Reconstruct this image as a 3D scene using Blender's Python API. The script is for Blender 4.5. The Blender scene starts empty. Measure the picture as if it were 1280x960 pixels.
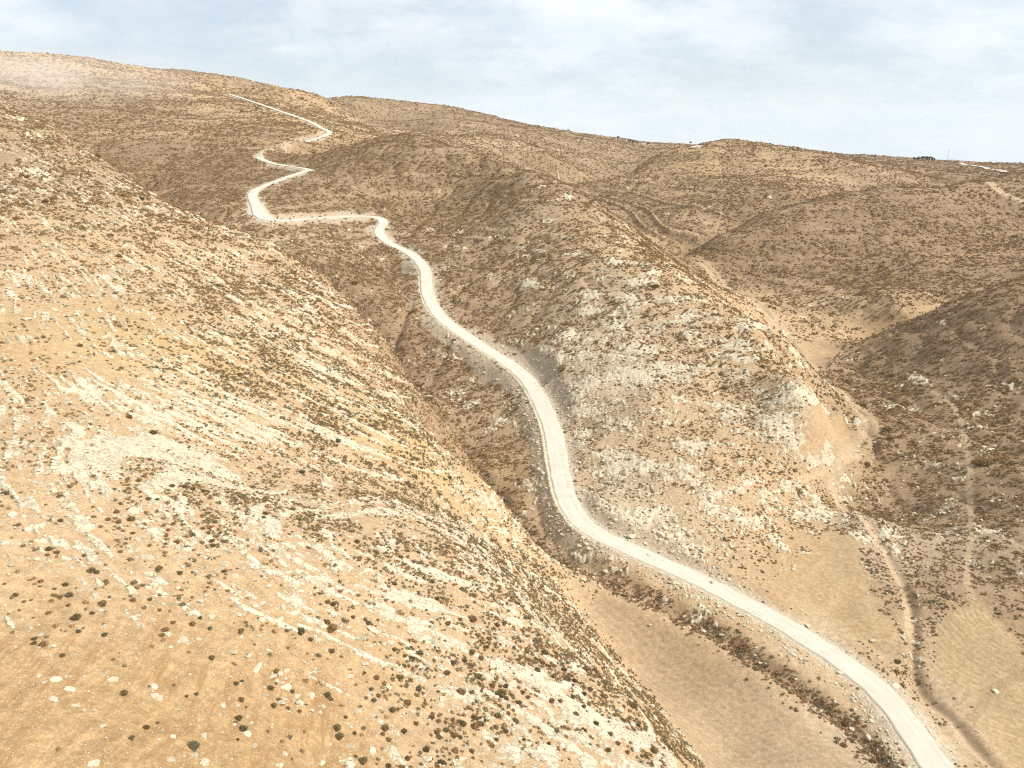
import bpy, bmesh, math, random
import numpy as np
from mathutils import Vector, Matrix, noise as mnoise

# ------------------------------------------------------------------ camera, sky, sun, exposure
SC = bpy.context.scene
COL = SC.collection
R = math.radians
cam_d = bpy.data.cameras.new('camera'); cam = bpy.data.objects.new('camera', cam_d); COL.objects.link(cam); SC.camera = cam
cam_d.sensor_fit = 'HORIZONTAL'; cam_d.sensor_width = 36.0; cam_d.lens = 36.0 * 985.0 / 1280.0
cam_d.clip_start = 0.5; cam_d.clip_end = 30000
cam.location = (0, 0, 125.0); cam.rotation_euler = (R(90 - 16.4), 0, 0)

SUN_EL, SUN_AZ = 43.0, 103.0            # degrees; azimuth clockwise from the viewing direction
world = bpy.data.worlds.new('World'); SC.world = world; world.use_nodes = True
nt = world.node_tree; N = nt.nodes; L = nt.links; N.clear()
out = N.new('ShaderNodeOutputWorld'); bg = N.new('ShaderNodeBackground'); L.new(bg.outputs[0], out.inputs[0])
sky = N.new('ShaderNodeTexSky'); sky.sky_type = 'NISHITA'; sky.sun_disc = False
sky.sun_elevation = R(SUN_EL); sky.sun_rotation = R(SUN_AZ); sky.altitude = 600; sky.air_density = 1.0; sky.dust_density = 1.5
tc = N.new('ShaderNodeTexCoord'); sep = N.new('ShaderNodeSeparateXYZ'); L.new(tc.outputs['Generated'], sep.inputs[0])
def wmath(op, a, b=None, clamp=False):
    n = N.new('ShaderNodeMath'); n.operation = op; n.use_clamp = clamp
    for i, q in enumerate((a, b)):
        if q is None: continue
        if isinstance(q, (int, float)): n.inputs[i].default_value = q
        else: L.new(q, n.inputs[i])
    return n.outputs[0]
def wrange(v, a, b, c=0.0, d=1.0):
    n = N.new('ShaderNodeMapRange'); n.interpolation_type = 'SMOOTHSTEP'
    n.inputs[1].default_value = a; n.inputs[2].default_value = b; n.inputs[3].default_value = c; n.inputs[4].default_value = d
    L.new(v, n.inputs[0]); return n.outputs[0]
# a thin sheet of cloud: the sky direction projected on a level layer
zc = wmath('MAXIMUM', sep.outputs[2], 0.0)
den = wmath('ADD', zc, 0.34)
cmb = N.new('ShaderNodeCombineXYZ')
L.new(wmath('DIVIDE', sep.outputs[0], den), cmb.inputs[0]); L.new(wmath('DIVIDE', sep.outputs[1], den), cmb.inputs[1])
def wnoise(scale, detail, rough, off, dist=0.0):
    mp = N.new('ShaderNodeMapping'); mp.inputs['Location'].default_value = off; mp.inputs['Scale'].default_value = (1.0, 1.25, 1.0)
    L.new(cmb.outputs[0], mp.inputs[0])
    n = N.new('ShaderNodeTexNoise'); n.inputs['Scale'].default_value = scale; n.inputs['Detail'].default_value = detail
    n.inputs['Roughness'].default_value = rough; n.inputs['Distortion'].default_value = dist
    L.new(mp.outputs[0], n.inputs['Vector']); return n.outputs['Fac']
n1 = wnoise(1.1, 9, 0.55, (3.1, 0.4, 0), 0.15)
n2 = wnoise(3.6, 9, 0.62, (0.7, 5.2, 0), 0.1)
mixn = wmath('ADD', wmath('MULTIPLY', n1, 0.75), wmath('MULTIPLY', n2, 0.25))
cover = wrange(mixn, 0.38, 0.60, 0.58, 1.0)
skymul = N.new('ShaderNodeVectorMath'); skymul.operation = 'SCALE'; L.new(sky.outputs[0], skymul.inputs[0]); skymul.inputs['Scale'].default_value = 0.085
ccol = N.new('ShaderNodeMix'); ccol.data_type = 'RGBA'
ccol.inputs[6].default_value = (0.52, 0.59, 0.65, 1); ccol.inputs[7].default_value = (0.66, 0.69, 0.71, 1)
L.new(wrange(n2, 0.35, 0.65), ccol.inputs[0])
low = N.new('ShaderNodeMix'); low.data_type = 'RGBA'; L.new(wrange(sep.outputs[2], 0.02, 0.22, 0.6, 0.0), low.inputs[0])
L.new(ccol.outputs[2], low.inputs[6]); low.inputs[7].default_value = (0.55, 0.62, 0.65, 1)
mx = N.new('ShaderNodeMix'); mx.data_type = 'RGBA'
L.new(wmath('MAXIMUM', cover, wrange(sep.outputs[2], 0.03, 0.16, 0.97, 0.0)), mx.inputs[0]); L.new(skymul.outputs[0], mx.inputs[6]); L.new(low.outputs[2], mx.inputs[7])
L.new(mx.outputs[2], bg.inputs[0]); bg.inputs[1].default_value = 1.0

sun_d = bpy.data.lights.new('sun', 'SUN'); sun = bpy.data.objects.new('sun', sun_d); COL.objects.link(sun)
sun_d.energy = 3.8; sun_d.angle = R(1.5); sun_d.color = (1.0, 0.93, 0.84)
sd = Vector((math.sin(R(SUN_AZ))*math.cos(R(SUN_EL)), math.cos(R(SUN_AZ))*math.cos(R(SUN_EL)), math.sin(R(SUN_EL))))
sun.rotation_euler = sd.to_track_quat('Z', 'Y').to_euler()

SC.view_settings.view_transform = 'Standard'; SC.view_settings.look = 'None'; SC.view_settings.gamma = 1.0
SC.view_settings.use_curve_mapping = False; SC.view_settings.exposure = 0.58
SC.cycles.use_denoising = False; SC.cycles.filter_width = 1.15
SC.cycles.max_bounces = 4; SC.cycles.diffuse_bounces = 2; SC.cycles.volume_bounces = 3
rng = np.random.default_rng(7); random.seed(7)

#--- TERRAIN BEGIN
F = 985.0
PITCH = math.radians(16.4)
SP, CP = math.sin(PITCH), math.cos(PITCH)
CAM_Z = 125.0                      # the camera hangs this far above the lowest valley floor

def ray(px, py, t):
    """photo position + distance along the view axis -> point of the place (camera at x=y=0)"""
    u = (px - 640.0) / F; v = (py - 480.0) / F
    return (u * t, t * (CP - v * SP), CAM_Z - t * (SP + v * CP))

ROAD_P = [(1208,1010,148),(1168,958,160),(1100,865,180),(1000,793,198),(880,728,216),(790,688,229),(735,660,238),(709,625,252),(698,580,274),
 (688,530,302),(665,483,338),(640,458,360),(590,425,385),(550,395,411),(534,365,440),(531,337,473),(513,317,502),(485,303,519),
 (473,289,535),(479,276,553),(460,269.5,560),(400,272,532),(345,276,502),(328,270,505),(321,259,528),(317,240,577),(345,226,602),(380,214,632),
 (384,211,640),(345,205,667),(324,197,690),(330,192,720),(360,184,780),(400,171,830),(412,165.5,860),(402,160,890),(385,151,920),(345,137,1000),(310,125,1080),(285,117,1150)]
GULLY_P = [(1120,960,158),(1060,905,172),(960,832,187),(880,778,202),(800,738,213.5),(740,707,223.5),(690,690,231),(650,650,246),(610,600,270),(560,548,301),(490,480,352),(487,430,383),(455,385,402),(380,325,430),(300,303,452),(250,265,505),(180,225,640)]
RAVINE_P = [(487,432,384),(505,400,408),(515,372,430)]
WASH_P = [(1250,965,160),(1200,908,173),(1150,858,185),(1142,820,191),(1143,790,197),(1130,730,214),(1085,650,247),(1040,600,280),(1060,560,300),(1085,530,322),(1060,500,350),(1020,470,385),(990,430,440),(910,365,560),(850,325,640),(800,302,720),(775,280,780),(740,260,850),(700,245,930)]

CP_PX = [
 # left spur, near
 (0,950,50),(0,600,85),(0,780,64),(0,450,125),(0,300,230),(0,220,320),(200,700,80),(200,950,54),(400,700,92),(400,950,64),(600,800,95),(650,950,76),(760,900,92),
 (200,450,150),(400,500,185),(120,300,245),(300,350,270),(500,620,150),(200,580,105),(300,600,118),(100,380,178),(620,720,122),
 # its far edge
 (0,143,420),(60,166,412),(130,200,400),(200,250,385),(260,286,370),(330,316,350),(400,352,330),(450,387,308),(484,430,280),(494,500,235),(545,562,200),(555,612,180),(576,652,165),(616,692,147),(669,760,125),(735,830,111),(810,900,101),(856,960,95),
 # valley floor beside it
 (1000,950,161),(900,950,162),(800,850,190),(740,760,212),(665,600,270.6),(680,640,251.5),(650,560,291),(690,672,239.6),(620,520,320),
 # slope between gully and road
 (560,450,372),(500,340,480),(440,330,462),(400,300,482),(330,300,466),
 # far side of the valley behind the spur
 (100,170,760),(0,138,800),(60,150,790),(250,240,590),(250,190,720),(200,170,780),(200,130,950),(100,100,1050),(0,100,1000),(300,150,900),(350,160,860),(300,200,680),(150,195,700),
 # central hill
 (390,208,650),(430,185,690),(480,169,720),(540,171,700),(600,186,640),(657,219,570),(697,250,520),(756,291,470),(815,321,430),(866,350,400),(926,390,365),(982,424,340),(1010,480,300),(1018,525,280),(1000,575,272),
 (560,230,610),(600,260,562),(600,330,470),(700,350,410),(700,450,345),(640,400,400),(500,230,610),(430,240,590),(800,400,360),(800,500,298),(800,600,258),(900,450,325),(900,520,288),(900,600,254),(900,690,228),(750,600,262),(740,530,296),(1000,640,252),(1040,690,232),(1060,760,208),(960,720,220),(1100,790,197),(950,500,296),
 # behind the central hill
 (600,165,1300),(640,190,1150),(700,200,1200),(780,200,1500),(520,152,1550),(470,143,1700),(430,131,1690),(570,158,1500),(450,160,1000),(680,230,1000),(730,232,1050),(400,145,1100),
 # right hand valley floor
 (1190,930,169),(1040,545,312),(1020,450,420),(1240,960,160),(1280,880,178),
 # ridge one
 (848,318,620),(890,300,640),(940,271,680),(1000,256,720),(1080,241,760),(1200,228,800),(1280,222,830),(950,330,600),(1050,320,600),(1200,300,620),(1280,285,650),(960,375,520),(1050,380,500),
 (1060,425,450),(1120,397,470),(1200,368,500),(1280,346,520),
 # ridge two
 (1065,432,425),(1120,405,420),(1200,375,415),(1280,350,410),(1150,500,345),(1250,500,330),(1280,600,265),(1200,600,278),(1200,700,228),(1280,720,215),(1250,850,184),(1110,560,306),(1100,480,375),
 # terraced hill
 (720,244,960),(760,225,1000),(800,206,1100),(860,187,1200),(900,180,1220),(930,178,1200),(1000,191,1220),(1060,203,1300),(850,250,880),(930,220,980),(1000,240,860),(870,288,740),(800,265,840),(940,262,780),
 (1100,225,1000),(1180,216,1250),(1280,213,1200),(1100,210,1500),
 # skyline
 (0,68,1100),(80,74,1150),(150,86,1200),(230,100,1250),(290,111,1300),(330,110,1500),(400,119,1600),(450,123,1700),(520,130,1800),(600,141,1900),(640,152,1950),(700,163,2000),(750,171,2150),(790,177,2300),(865,179,2500),
 (1000,190,2300),(1100,195,2000),(1200,203,2200),(1280,205,2300),(1140,200,2000),
 # the dome left of centre on the skyline, and the spur in front of it
 (360,124,1350),(400,127,1340),(440,143,1300),(466,158,1250),
]
# brows of hills: beyond each the land drops out of sight
BROWS = [(360,124,1350,26),(400,127,1340,42),(440,143,1300,48),(466,158,1250,44),(760,225,1000,22),(800,206,1100,28),(860,187,1200,28),(900,180,1220,20),(930,178,1200,18),(1000,191,1220,20),(1060,203,1300,18),
 (870,308,645,10),(940,271,680,20),(1000,256,720,24),(1080,241,760,26),(1200,228,800,26),(1280,222,830,26),(1120,405,420,12),(1200,375,415,16),(1280,350,410,16),(560,174,700,16),(620,195,615,14),(480,169,720,14),(430,185,690,12),
 (130,200,400,16),(60,166,412,16),(200,250,385,14),(260,286,370,12),(330,316,350,10)]
SKY_BACK = [(0,68,1100),(80,74,1150),(150,86,1200),(230,100,1250),(290,111,1300),(330,110,1500),(400,119,1600),(450,123,1700),(520,130,1800),(600,141,1900),(700,163,2000),(790,177,2300),(1000,190,2300),(1200,203,2200),(1280,205,2300)]
CP_W = [(0,0,-47),(-60,0,-37),(60,0,-76),(120,0,-118),(-150,0,-20),(0,-120,-52),(150,-120,-122),(-160,-120,-25),(95,60,-118),(20,30,-50),(-45,20,-39),(-90,60,-31),(-150,120,-22),(-250,200,-5),(-320,330,12),
  (230,140,-112),(300,180,-100),(300,60,-105),(420,300,-75),(500,450,-55),(230,0,-118),(400,0,-80),(600,600,-45),(-500,500,40),(-700,800,110),(-500,200,30)]

def tps_fit(P, lam=0.0):
    P = np.asarray(P, float); S = 300.0
    X = P[:, :2] / S; n = len(X)
    d2 = ((X[:, None] - X[None]) ** 2).sum(-1)
    K = 0.5 * d2 * np.log(np.maximum(d2, 1e-12)) + np.eye(n) * lam
    A = np.zeros((n + 3, n + 3)); A[:n, :n] = K; A[:n, n] = 1; A[:n, n+1:] = X; A[n, :n] = 1; A[n+1:, :n] = X.T
    w = np.linalg.solve(A, np.concatenate([P[:, 2], np.zeros(3)]))
    def ev(x, y):
        x = np.asarray(x, float); sh = x.shape; q = np.stack([x.ravel() / S, np.asarray(y, float).ravel() / S], 1)
        out = np.empty(len(q))
        for i in range(0, len(q), 40000):
            b = q[i:i+40000]
            e = ((b[:, None] - X[None]) ** 2).sum(-1)
            out[i:i+40000] = (0.5 * e * np.log(np.maximum(e, 1e-12))) @ w[:n] + w[n] + b @ w[n+1:]
        return out.reshape(sh)
    return ev

def spline(P, step):
    """Catmull-Rom through the points, resampled evenly"""
    P = np.asarray(P, float); Q = np.vstack([2*P[0]-P[1], P, 2*P[-1]-P[-2]]); out = []
    for i in range(1, len(Q) - 2):
        a, b, c, d = Q[i-1], Q[i], Q[i+1], Q[i+2]
        k = max(4, int(np.linalg.norm(c[:2]-b[:2]) / step * 2)); s = np.linspace(0, 1, k, endpoint=False)[:, None]
        out.append(0.5*((2*b)+(c-a)*s+(2*a-5*b+4*c-d)*s*s+(3*b-a-3*c+d)*s**3))
    out = np.vstack(out + [P[-1:]])
    L = np.concatenate([[0], np.cumsum(np.linalg.norm(np.diff(out[:, :2], axis=0), axis=1))])
    m = max(2, int(L[-1] / step)); g = np.linspace(0, L[-1], m)
    return np.stack([np.interp(g, L, out[:, k]) for k in range(out.shape[1])], 1)

def smooth1(a, k):
    if k < 1: return a
    p = np.pad(a, k, mode='edge'); w = np.hanning(2*k+3)[1:-1]; w /= w.sum()
    return np.convolve(p, w, mode='valid')

def hash2(ix, iy, seed):
    h = (ix.astype(np.int64) * 374761393 + iy.astype(np.int64) * 668265263 + seed * 1274126177) & 0xffffffff
    h = ((h ^ (h >> 13)) * 1274126177) & 0xffffffff
    return h ^ (h >> 16)

def perlin(x, y, seed=0):
    ix = np.floor(x); iy = np.floor(y); fx = x - ix; fy = y - iy
    ux = fx*fx*fx*(fx*(fx*6-15)+10); uy = fy*fy*fy*(fy*(fy*6-15)+10)
    r = 0
    for dx in (0, 1):
        for dy in (0, 1):
            a = hash2(ix+dx, iy+dy, seed) * (2*math.pi/4294967296.0)
            g = np.cos(a)*(fx-dx) + np.sin(a)*(fy-dy)
            r = r + g * (ux if dx else 1-ux) * (uy if dy else 1-uy)
    return r * 1.5

def fbm(x, y, seed=0, octv=4, gain=0.5):
    a = 1.0; r = 0; n = 0
    for o in range(octv):
        r = r + a * perlin(x, y, seed + o*17); n += a; a *= gain; x = x*2.03+11.3; y = y*2.03-7.1
    return r / n

def sstep(a, b, x):
    t = np.clip((x - a) / (b - a), 0, 1); return t*t*(3-2*t)

# the polar grid: close rings near the viewer's spur, wide ones on the plateau
def make_grid(nth, nr):
    th_in = np.linspace(-math.radians(44), math.radians(44), nth)
    th_out = np.linspace(math.radians(44), math.radians(316), nth // 12 + 2)[1:-1]
    th = np.concatenate([th_in, th_out])
    kn_r = np.log([1.0, 30.0, 60.0, 120.0, 300.0, 700.0, 1500.0, 2600.0, 4500.0])
    kn_w = np.array([0.0, 0.03, 0.16, 0.36, 0.64, 0.83, 0.94, 0.985, 1.0])
    r = np.exp(np.interp(np.linspace(0, 1, nr), kn_w, kn_r))
    return th, r

class Grid:
    def __init__(s, nth, nr):
        s.th, s.r = make_grid(nth, nr); s.nin = nth
        s.T, s.R = np.meshgrid(s.th, s.r)          # rows = rings
        s.X = s.R*np.sin(s.T); s.Y = s.R*np.cos(s.T)
        s.lr = np.log(s.r)
    def coarse(s, fn, k=4):
        """evaluate a smooth function on every k-th ring and spoke and fill in between"""
        ri = np.unique(np.concatenate([np.arange(0, len(s.r), k), [len(s.r)-1]]))
        ti = np.unique(np.concatenate([np.arange(0, s.nin, k), np.arange(s.nin-1, len(s.th))]))
        V = fn(s.X[np.ix_(ri, ti)], s.Y[np.ix_(ri, ti)])
        A = np.empty((len(ri), len(s.th)))
        for i in range(len(ri)): A[i] = np.interp(s.th, s.th[ti], V[i])
        j = np.clip(np.searchsorted(s.r[ri], s.r, side='right')-1, 0, len(ri)-2)
        w = ((s.r - s.r[ri][j]) / (s.r[ri][j+1]-s.r[ri][j]))[:, None]
        return A[j]*(1-w) + A[j+1]*w
    def window(s, x, y, rad):
        r = math.hypot(x, y); th = math.atan2(x, y)
        i0, i1 = np.searchsorted(s.r, [max(r-rad, 0.5), r+rad])
        dth = math.asin(min(0.99, rad / max(r, rad*1.02)))
        j0, j1 = np.searchsorted(s.th, [th-dth, th+dth])
        return slice(i0, i1), slice(j0, min(j1, len(s.th)))
    def line_field(s, P, rad):
        """distance to a polyline, signed side and nearest index, for the vertices within rad"""
        D = np.full(s.X.shape, 1e9); I = np.zeros(s.X.shape, np.int32)
        for k in range(len(P)):
            a, b = s.window(P[k, 0], P[k, 1], rad)
            d = np.hypot(s.X[a, b]-P[k, 0], s.Y[a, b]-P[k, 1])
            m = d < D[a, b]
            D[a, b][m] = d[m]; I[a, b][m] = k
        T = np.gradient(P[:, :2], axis=0); T /= np.linalg.norm(T, axis=1)[:, None] + 1e-9
        m = D < rad
        ii = I[m]; ex = s.X[m]-P[ii, 0]; ey = s.Y[m]-P[ii, 1]
        cr = T[ii, 0]*ey - T[ii, 1]*ex; al = T[ii, 0]*ex + T[ii, 1]*ey
        Sg = np.zeros(s.X.shape); Sg[m] = cr
        Dn = D.copy(); e = ((ii > 0) & (ii < len(P)-1))
        dm = D[m]; dm[e] = np.abs(cr[e]); Dn[m] = dm
        return Dn, Sg, I
    def sample(s, V, x, y):
        """read a grid field at any point (inside the finely divided sector)"""
        x = np.asarray(x, float); y = np.asarray(y, float)
        r = np.log(np.hypot(x, y)); th = np.arctan2(x, y)
        i = np.clip(np.searchsorted(s.lr, r)-1, 0, len(s.r)-2); j = np.clip(np.searchsorted(s.th, th)-1, 0, len(s.th)-2)
        a = np.clip((r-s.lr[i])/(s.lr[i+1]-s.lr[i]), 0, 1); b = np.clip((th-s.th[j])/(s.th[j+1]-s.th[j]), 0, 1)
        return V[i, j]*(1-a)*(1-b)+V[i+1, j]*a*(1-b)+V[i, j+1]*(1-a)*b+V[i+1, j+1]*a*b

def world_pts(L): return np.array([ray(*p) for p in L])

def base_height():
    P = [ray(*p) for p in CP_PX] + [ray(*p) for p in ROAD_P[1:]] + [ray(*p) for p in GULLY_P] + [ray(*p) for p in WASH_P]
    for (x, y, t) in [(856,960,95),(810,900,101),(738,830,111),(676,760,125),(626,692,147),(586,652,165),(562,612,180),(540,562,200),(494,500,235)]:
        X, Y, Z = ray(x, y, t); sl = (CAM_Z-Z)/Y
        P.append((X+3.2, Y+5.2, Z-6*(sl+.45))); P.append((X+7, Y+11.5, Z-13.5*(sl+.6))); P.append((X+14, Y+24, Z-28*(sl+.35)))
    for (x, y, t, dr) in BROWS:
        X, Y, Z = ray(x, y, t*1.11); P.append((X, Y, Z-dr))
    for (x, y, t) in SKY_BACK:
        for k, dz in ((1.35, 14), (2.2, 45), (4.0, 90)):
            X, Y, Z = ray(x, y, t)
            P.append((X*k, Y*k, Z - dz))
    P += [(x, y, z + CAM_Z) for x, y, z in CP_W]
    for a in range(80, 300, 25):
        P.append((4000*math.sin(math.radians(a)), 4000*math.cos(math.radians(a)), CAM_Z-60))
    return tps_fit(P, 2e-5)
#--- TERRAIN END
#--- LAND BEGIN
# ------------------------------------------------------------------ the land: heights, soils, rock and shrub cover
NTH, NR = 1480, 1500
G = Grid(NTH, NR)
H0 = base_height()
Z = G.coarse(H0, 4)
RD = spline(world_pts(ROAD_P), 1.0)
RD[:, 2] = smooth1(RD[:, 2], 18); RD[:, 0] = smooth1(RD[:, 0], 5); RD[:, 1] = smooth1(RD[:, 1], 5)
GU = spline(world_pts(GULLY_P), 1.0); RA = spline(world_pts(RAVINE_P), 1.0); WA = spline(world_pts(WASH_P), 1.5)

rD, rS, rI = G.line_field(RD, 34)
gD, gS, gI = G.line_field(GU, 26)
aD, aS, aI = G.line_field(RA, 16)
wD, wS, wI = G.line_field(WA, 16)

X, Y = G.X, G.Y
def hit(px, py, Zf=None, tmin=38.0):
    """where the line of sight through a photo position meets the land"""
    Zf = Z if Zf is None else Zf
    t = np.exp(np.linspace(math.log(tmin), math.log(4500), 2600))
    x, y, z = ray(px, py, t); d = z - G.sample(Zf, x, y); k = int(np.argmax(d < 0))
    if k == 0: return np.array([x[-1], y[-1], z[-1]])
    f = d[k-1] / (d[k-1] - d[k])
    return np.array([x[k-1]+(x[k]-x[k-1])*f, y[k-1]+(y[k]-y[k-1])*f, z[k-1]+(z[k]-z[k-1])*f])
Zs = Z.copy()                                # the smooth land, used to look up photo positions
def hits(L, tmin=38.0): return np.array([hit(p[0], p[1], Zs, tmin) for p in L])

def polymask(L, tmin=38.0):
    """1 inside the outline (given as photo positions on the ground), softly 0 outside"""
    P = hits(L, tmin)[:, :2]
    x0, y0 = P.min(0) - 3; x1, y1 = P.max(0) + 3
    m = (X > x0) & (X < x1) & (Y > y0) & (Y < y1)
    xs, ys = X[m], Y[m]; ins = np.zeros(xs.shape, bool); dm = np.full(xs.shape, 1e9)
    wob = 1.6 * perlin(xs/5, ys/5, 5) + .7*perlin(xs/1.6, ys/1.6, 6)
    for i in range(len(P)):
        a, b = P[i-1], P[i]
        c = ((a[1] > ys) != (b[1] > ys)) & (xs < (b[0]-a[0])*(ys-a[1])/(b[1]-a[1]+1e-12)+a[0]); ins ^= c
        e = b-a; t = np.clip(((xs-a[0])*e[0]+(ys-a[1])*e[1])/(e@e+1e-9), 0, 1)
        dm = np.minimum(dm, np.hypot(xs-a[0]-t*e[0], ys-a[1]-t*e[1]))
    s = np.where(ins, dm, -dm) + wob
    r = np.zeros(X.shape); r[m] = sstep(-1.6, 1.8, s); return r

# ---- what the ground is made of, read off the photo: position, soil (some slopes carry their shade in it), rock cover, shrub cover
SOIL = dict(T=(.375,.258,.136), S=(.42,.302,.180), G=(.318,.236,.152), Y=(.44,.325,.150), F=(.385,.287,.168), B=(.255,.178,.112), P=(.43,.355,.255), O=(.40,.265,.13), W=(.42,.308,.162), D=(.222,.155,.098))
CO = """20,940,T,0,.01 200,940,T,0,.01 330,930,T,0,.015 100,820,T,0,.01 430,870,T,0,.02 440,800,T,0,.02 350,810,T,.04,.05 250,850,T,.02,.01
30,700,S,.15,.06 100,720,S,.1,.05 170,780,S,.06,.04 250,760,S,.12,.1 150,600,S,.55,.1 200,660,S,.6,.1 250,600,S,.6,.3 300,660,S,.5,.25 330,640,S,.45,.3
30,600,S,.3,.1 60,640,S,.2,.05 80,560,S,.3,.05 120,520,S,.5,.08 180,500,S,.5,.15 60,500,S,.12,.03 20,450,T,.08,.02 30,380,S,.1,.05 20,300,S,.1,.08 100,300,S,.15,.12 100,360,S,.4,.05
150,330,S,.25,.1 150,400,W,.2,.02 210,402,T,.03,.02 230,430,Y,.15,.1 150,430,Y,.2,.05 90,420,S,.1,.03
300,400,S,.3,.42 280,350,S,.3,.5 350,400,S,.35,.5 400,450,S,.4,.5 430,430,S,.4,.52 330,480,S,.2,.5 400,520,S,.22,.55 300,540,S,.4,.2 380,580,S,.35,.35 460,520,W,.15,.5 500,560,W,.1,.45
560,600,W,.12,.15 600,630,Y,.3,.15 430,620,S,.1,.1 500,640,S,.15,.12 400,650,S,.3,.3 470,660,S,.3,.25 560,670,S,.45,.3 640,700,S,.45,.3 620,740,S,.3,.35 500,720,S,.3,.2 540,760,S,.35,.2 640,780,S,.4,.45
700,820,S,.3,.5 750,880,S,.4,.5 810,900,S,.1,.85 850,945,S,.05,.9 760,820,S,.15,.75 720,770,S,.1,.6 680,740,S,.4,.35 660,690,S,.5,.3 400,740,S,.4,.15 450,790,S,.35,.12 560,860,S,.4,.2 640,880,S,.5,.25
700,920,S,.55,.25 500,900,S,.1,.12 560,930,S,.2,.15 620,930,S,.35,.2 420,920,T,.02,.05 60,200,G,.4,.4 20,170,G,.45,.45 120,230,G,.3,.45 200,280,S,.3,.5 60,260,S,.2,.2
900,880,S,0,.005 820,800,S,0,.01 760,740,S,0,.005 1000,930,P,0,.01 960,860,P,0,.01 660,600,T,0,.05 900,770,S,.03,.02 1000,840,S,0,.03 640,540,S,0,.15 650,640,S,0,.05
560,440,G,.1,.5 600,500,G,.1,.5 540,500,B,.05,.55 440,330,B,.05,.75 480,345,B,.05,.75 420,300,P,.15,.4 370,290,P,.2,.35 320,290,G,.1,.4 520,400,G,.05,.45 600,540,B,.05,.75 580,560,B,0,.8
600,300,G,.15,.6 550,260,B,.1,.7 500,220,B,.1,.7 450,230,G,.15,.65 400,240,G,.15,.5 480,180,B,.1,.65 560,190,G,.08,.5 620,220,G,.08,.45 650,270,G,.12,.5 700,300,S,.12,.45 760,330,S,.15,.45 830,380,S,.2,.45
600,370,G,.1,.6 650,400,B,.1,.6 700,400,G,.12,.45 740,360,P,.5,.25 760,420,P,.5,.2 720,460,P,.4,.15 780,470,P,.45,.18 850,430,S,.4,.25 800,520,S,.22,.15 760,560,P,.3,.12 760,620,P,.45,.12
830,590,S,.35,.15 870,540,S,.25,.2 900,640,S,.5,.15 950,620,S,.5,.15 830,670,P,.75,.08 880,690,S,.2,.1 940,690,S,.12,.22 930,480,S,.35,.35 960,540,S,.4,.3 990,510,S,.55,.15 1010,520,P,.8,.05 930,430,S,.25,.5 980,440,S,.4,.3
900,560,S,.2,.2 1000,620,S,.25,.3 980,670,S,.1,.3 1040,700,T,0,.005 1050,745,T,0,.005 1000,740,S,0,.02 1100,790,S,0,.03 1110,700,P,.15,.2 1130,790,G,.1,.4
1040,530,F,0,.01 1050,550,F,0,.02 1022,442,S,0,.02 1000,580,S,0,.1 934,366,S,0,.02 1130,510,B,.05,.75 1100,470,B,.1,.65 1160,440,B,.1,.5 1220,400,B,.05,.42 1180,390,B,0,.75 1270,360,B,0,.6
1250,450,G,.05,.4 1250,550,G,.05,.45 1170,560,G,.05,.45 1160,640,G,.1,.4 1200,680,P,.1,.15 1190,720,B,0,.12 1240,650,B,.05,.5 1270,750,B,0,.6 1230,800,F,0,0 1270,850,F,0,0 1230,900,S,0,.02 1160,740,B,0,.4 1145,800,G,.1,.4 1170,880,P,0,.03 1270,930,F,0,0
950,330,B,.05,.5 1050,300,G,.05,.4 1000,290,G,.05,.4 1100,350,G,.05,.42 1200,300,G,.1,.4 1250,270,G,.15,.35 880,320,B,.1,.6 930,350,B,0,.65 1040,400,S,.15,.3 1100,260,B,.05,.45
760,250,G,.2,.5 850,250,G,.25,.45 930,240,B,.2,.4 900,200,O,.1,.3 950,210,S,.1,.25 850,285,G,.2,.5 822,298,S,0,0 1030,220,G,.2,.3 1100,220,G,.1,.3 1200,215,B,.1,.3 1270,214,B,.1,.3
100,80,O,.05,.15 150,130,G,.1,.25 50,110,P,.2,.2 250,130,G,.1,.3 330,120,O,.05,.25 350,160,O,.05,.25 250,170,G,.1,.4 150,160,B,.05,.4 300,200,B,.15,.45 200,220,B,.2,.5 250,250,B,.1,.55
420,150,P,.2,.35 500,140,G,.1,.35 600,150,B,.1,.4 700,190,G,.2,.4 780,190,G,.2,.4"""
pts, val = [], []
for tok in CO.split():
    a = tok.split(',')
    if 830 < float(a[0]) and 230 < float(a[1]) < 700: a[2] = {'G': 'B', 'B': 'D'}.get(a[2], a[2])  # right-hand slopes facing left: browner soil with their shade put into the colour
    if 400 < float(a[0]) < 600 and 290 < float(a[1]) < 580: a[2] = {'G': 'B', 'B': 'D'}.get(a[2], a[2])  # same for the gully side: its shade is darkened into the soil
    p = hit(float(a[0]), float(a[1]), Zs)
    pts.append((math.atan2(p[0], p[1]), math.log(math.hypot(p[0], p[1]))*0.9)); val.append(SOIL[a[2]] + (float(a[3]), float(a[4])))
pts = np.array(pts); val = np.array(val)
dd = np.sqrt(((pts[:, None]-pts[None])**2).sum(-1)); dd.sort(axis=1)
sig = np.clip(dd[:, 3], 0.03, 0.3)           # each sample reaches about as far as its neighbours
def cover_eval(x, y):
    sh = x.shape; q = np.stack([np.arctan2(x, y).ravel(), np.log(np.hypot(x, y)).ravel()*0.9], 1); o = np.empty((len(q), 5))
    q[:, 0] = np.clip(q[:, 0], -0.75, 0.75)
    for i in range(0, len(q), 30000):
        d = np.sqrt(((q[i:i+30000, None]-pts[None])**2).sum(-1)) / sig
        w = np.exp(-1.6*d*d) + 1e-3/(1+d**4); o[i:i+30000] = (w @ val) / w.sum(1)[:, None]
    return o.reshape(sh + (5,))
_ri = np.unique(np.concatenate([np.arange(0, len(G.r), 6), [len(G.r)-1]])); _ti = np.unique(np.concatenate([np.arange(0, len(G.th), 6), [len(G.th)-1]]))
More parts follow.
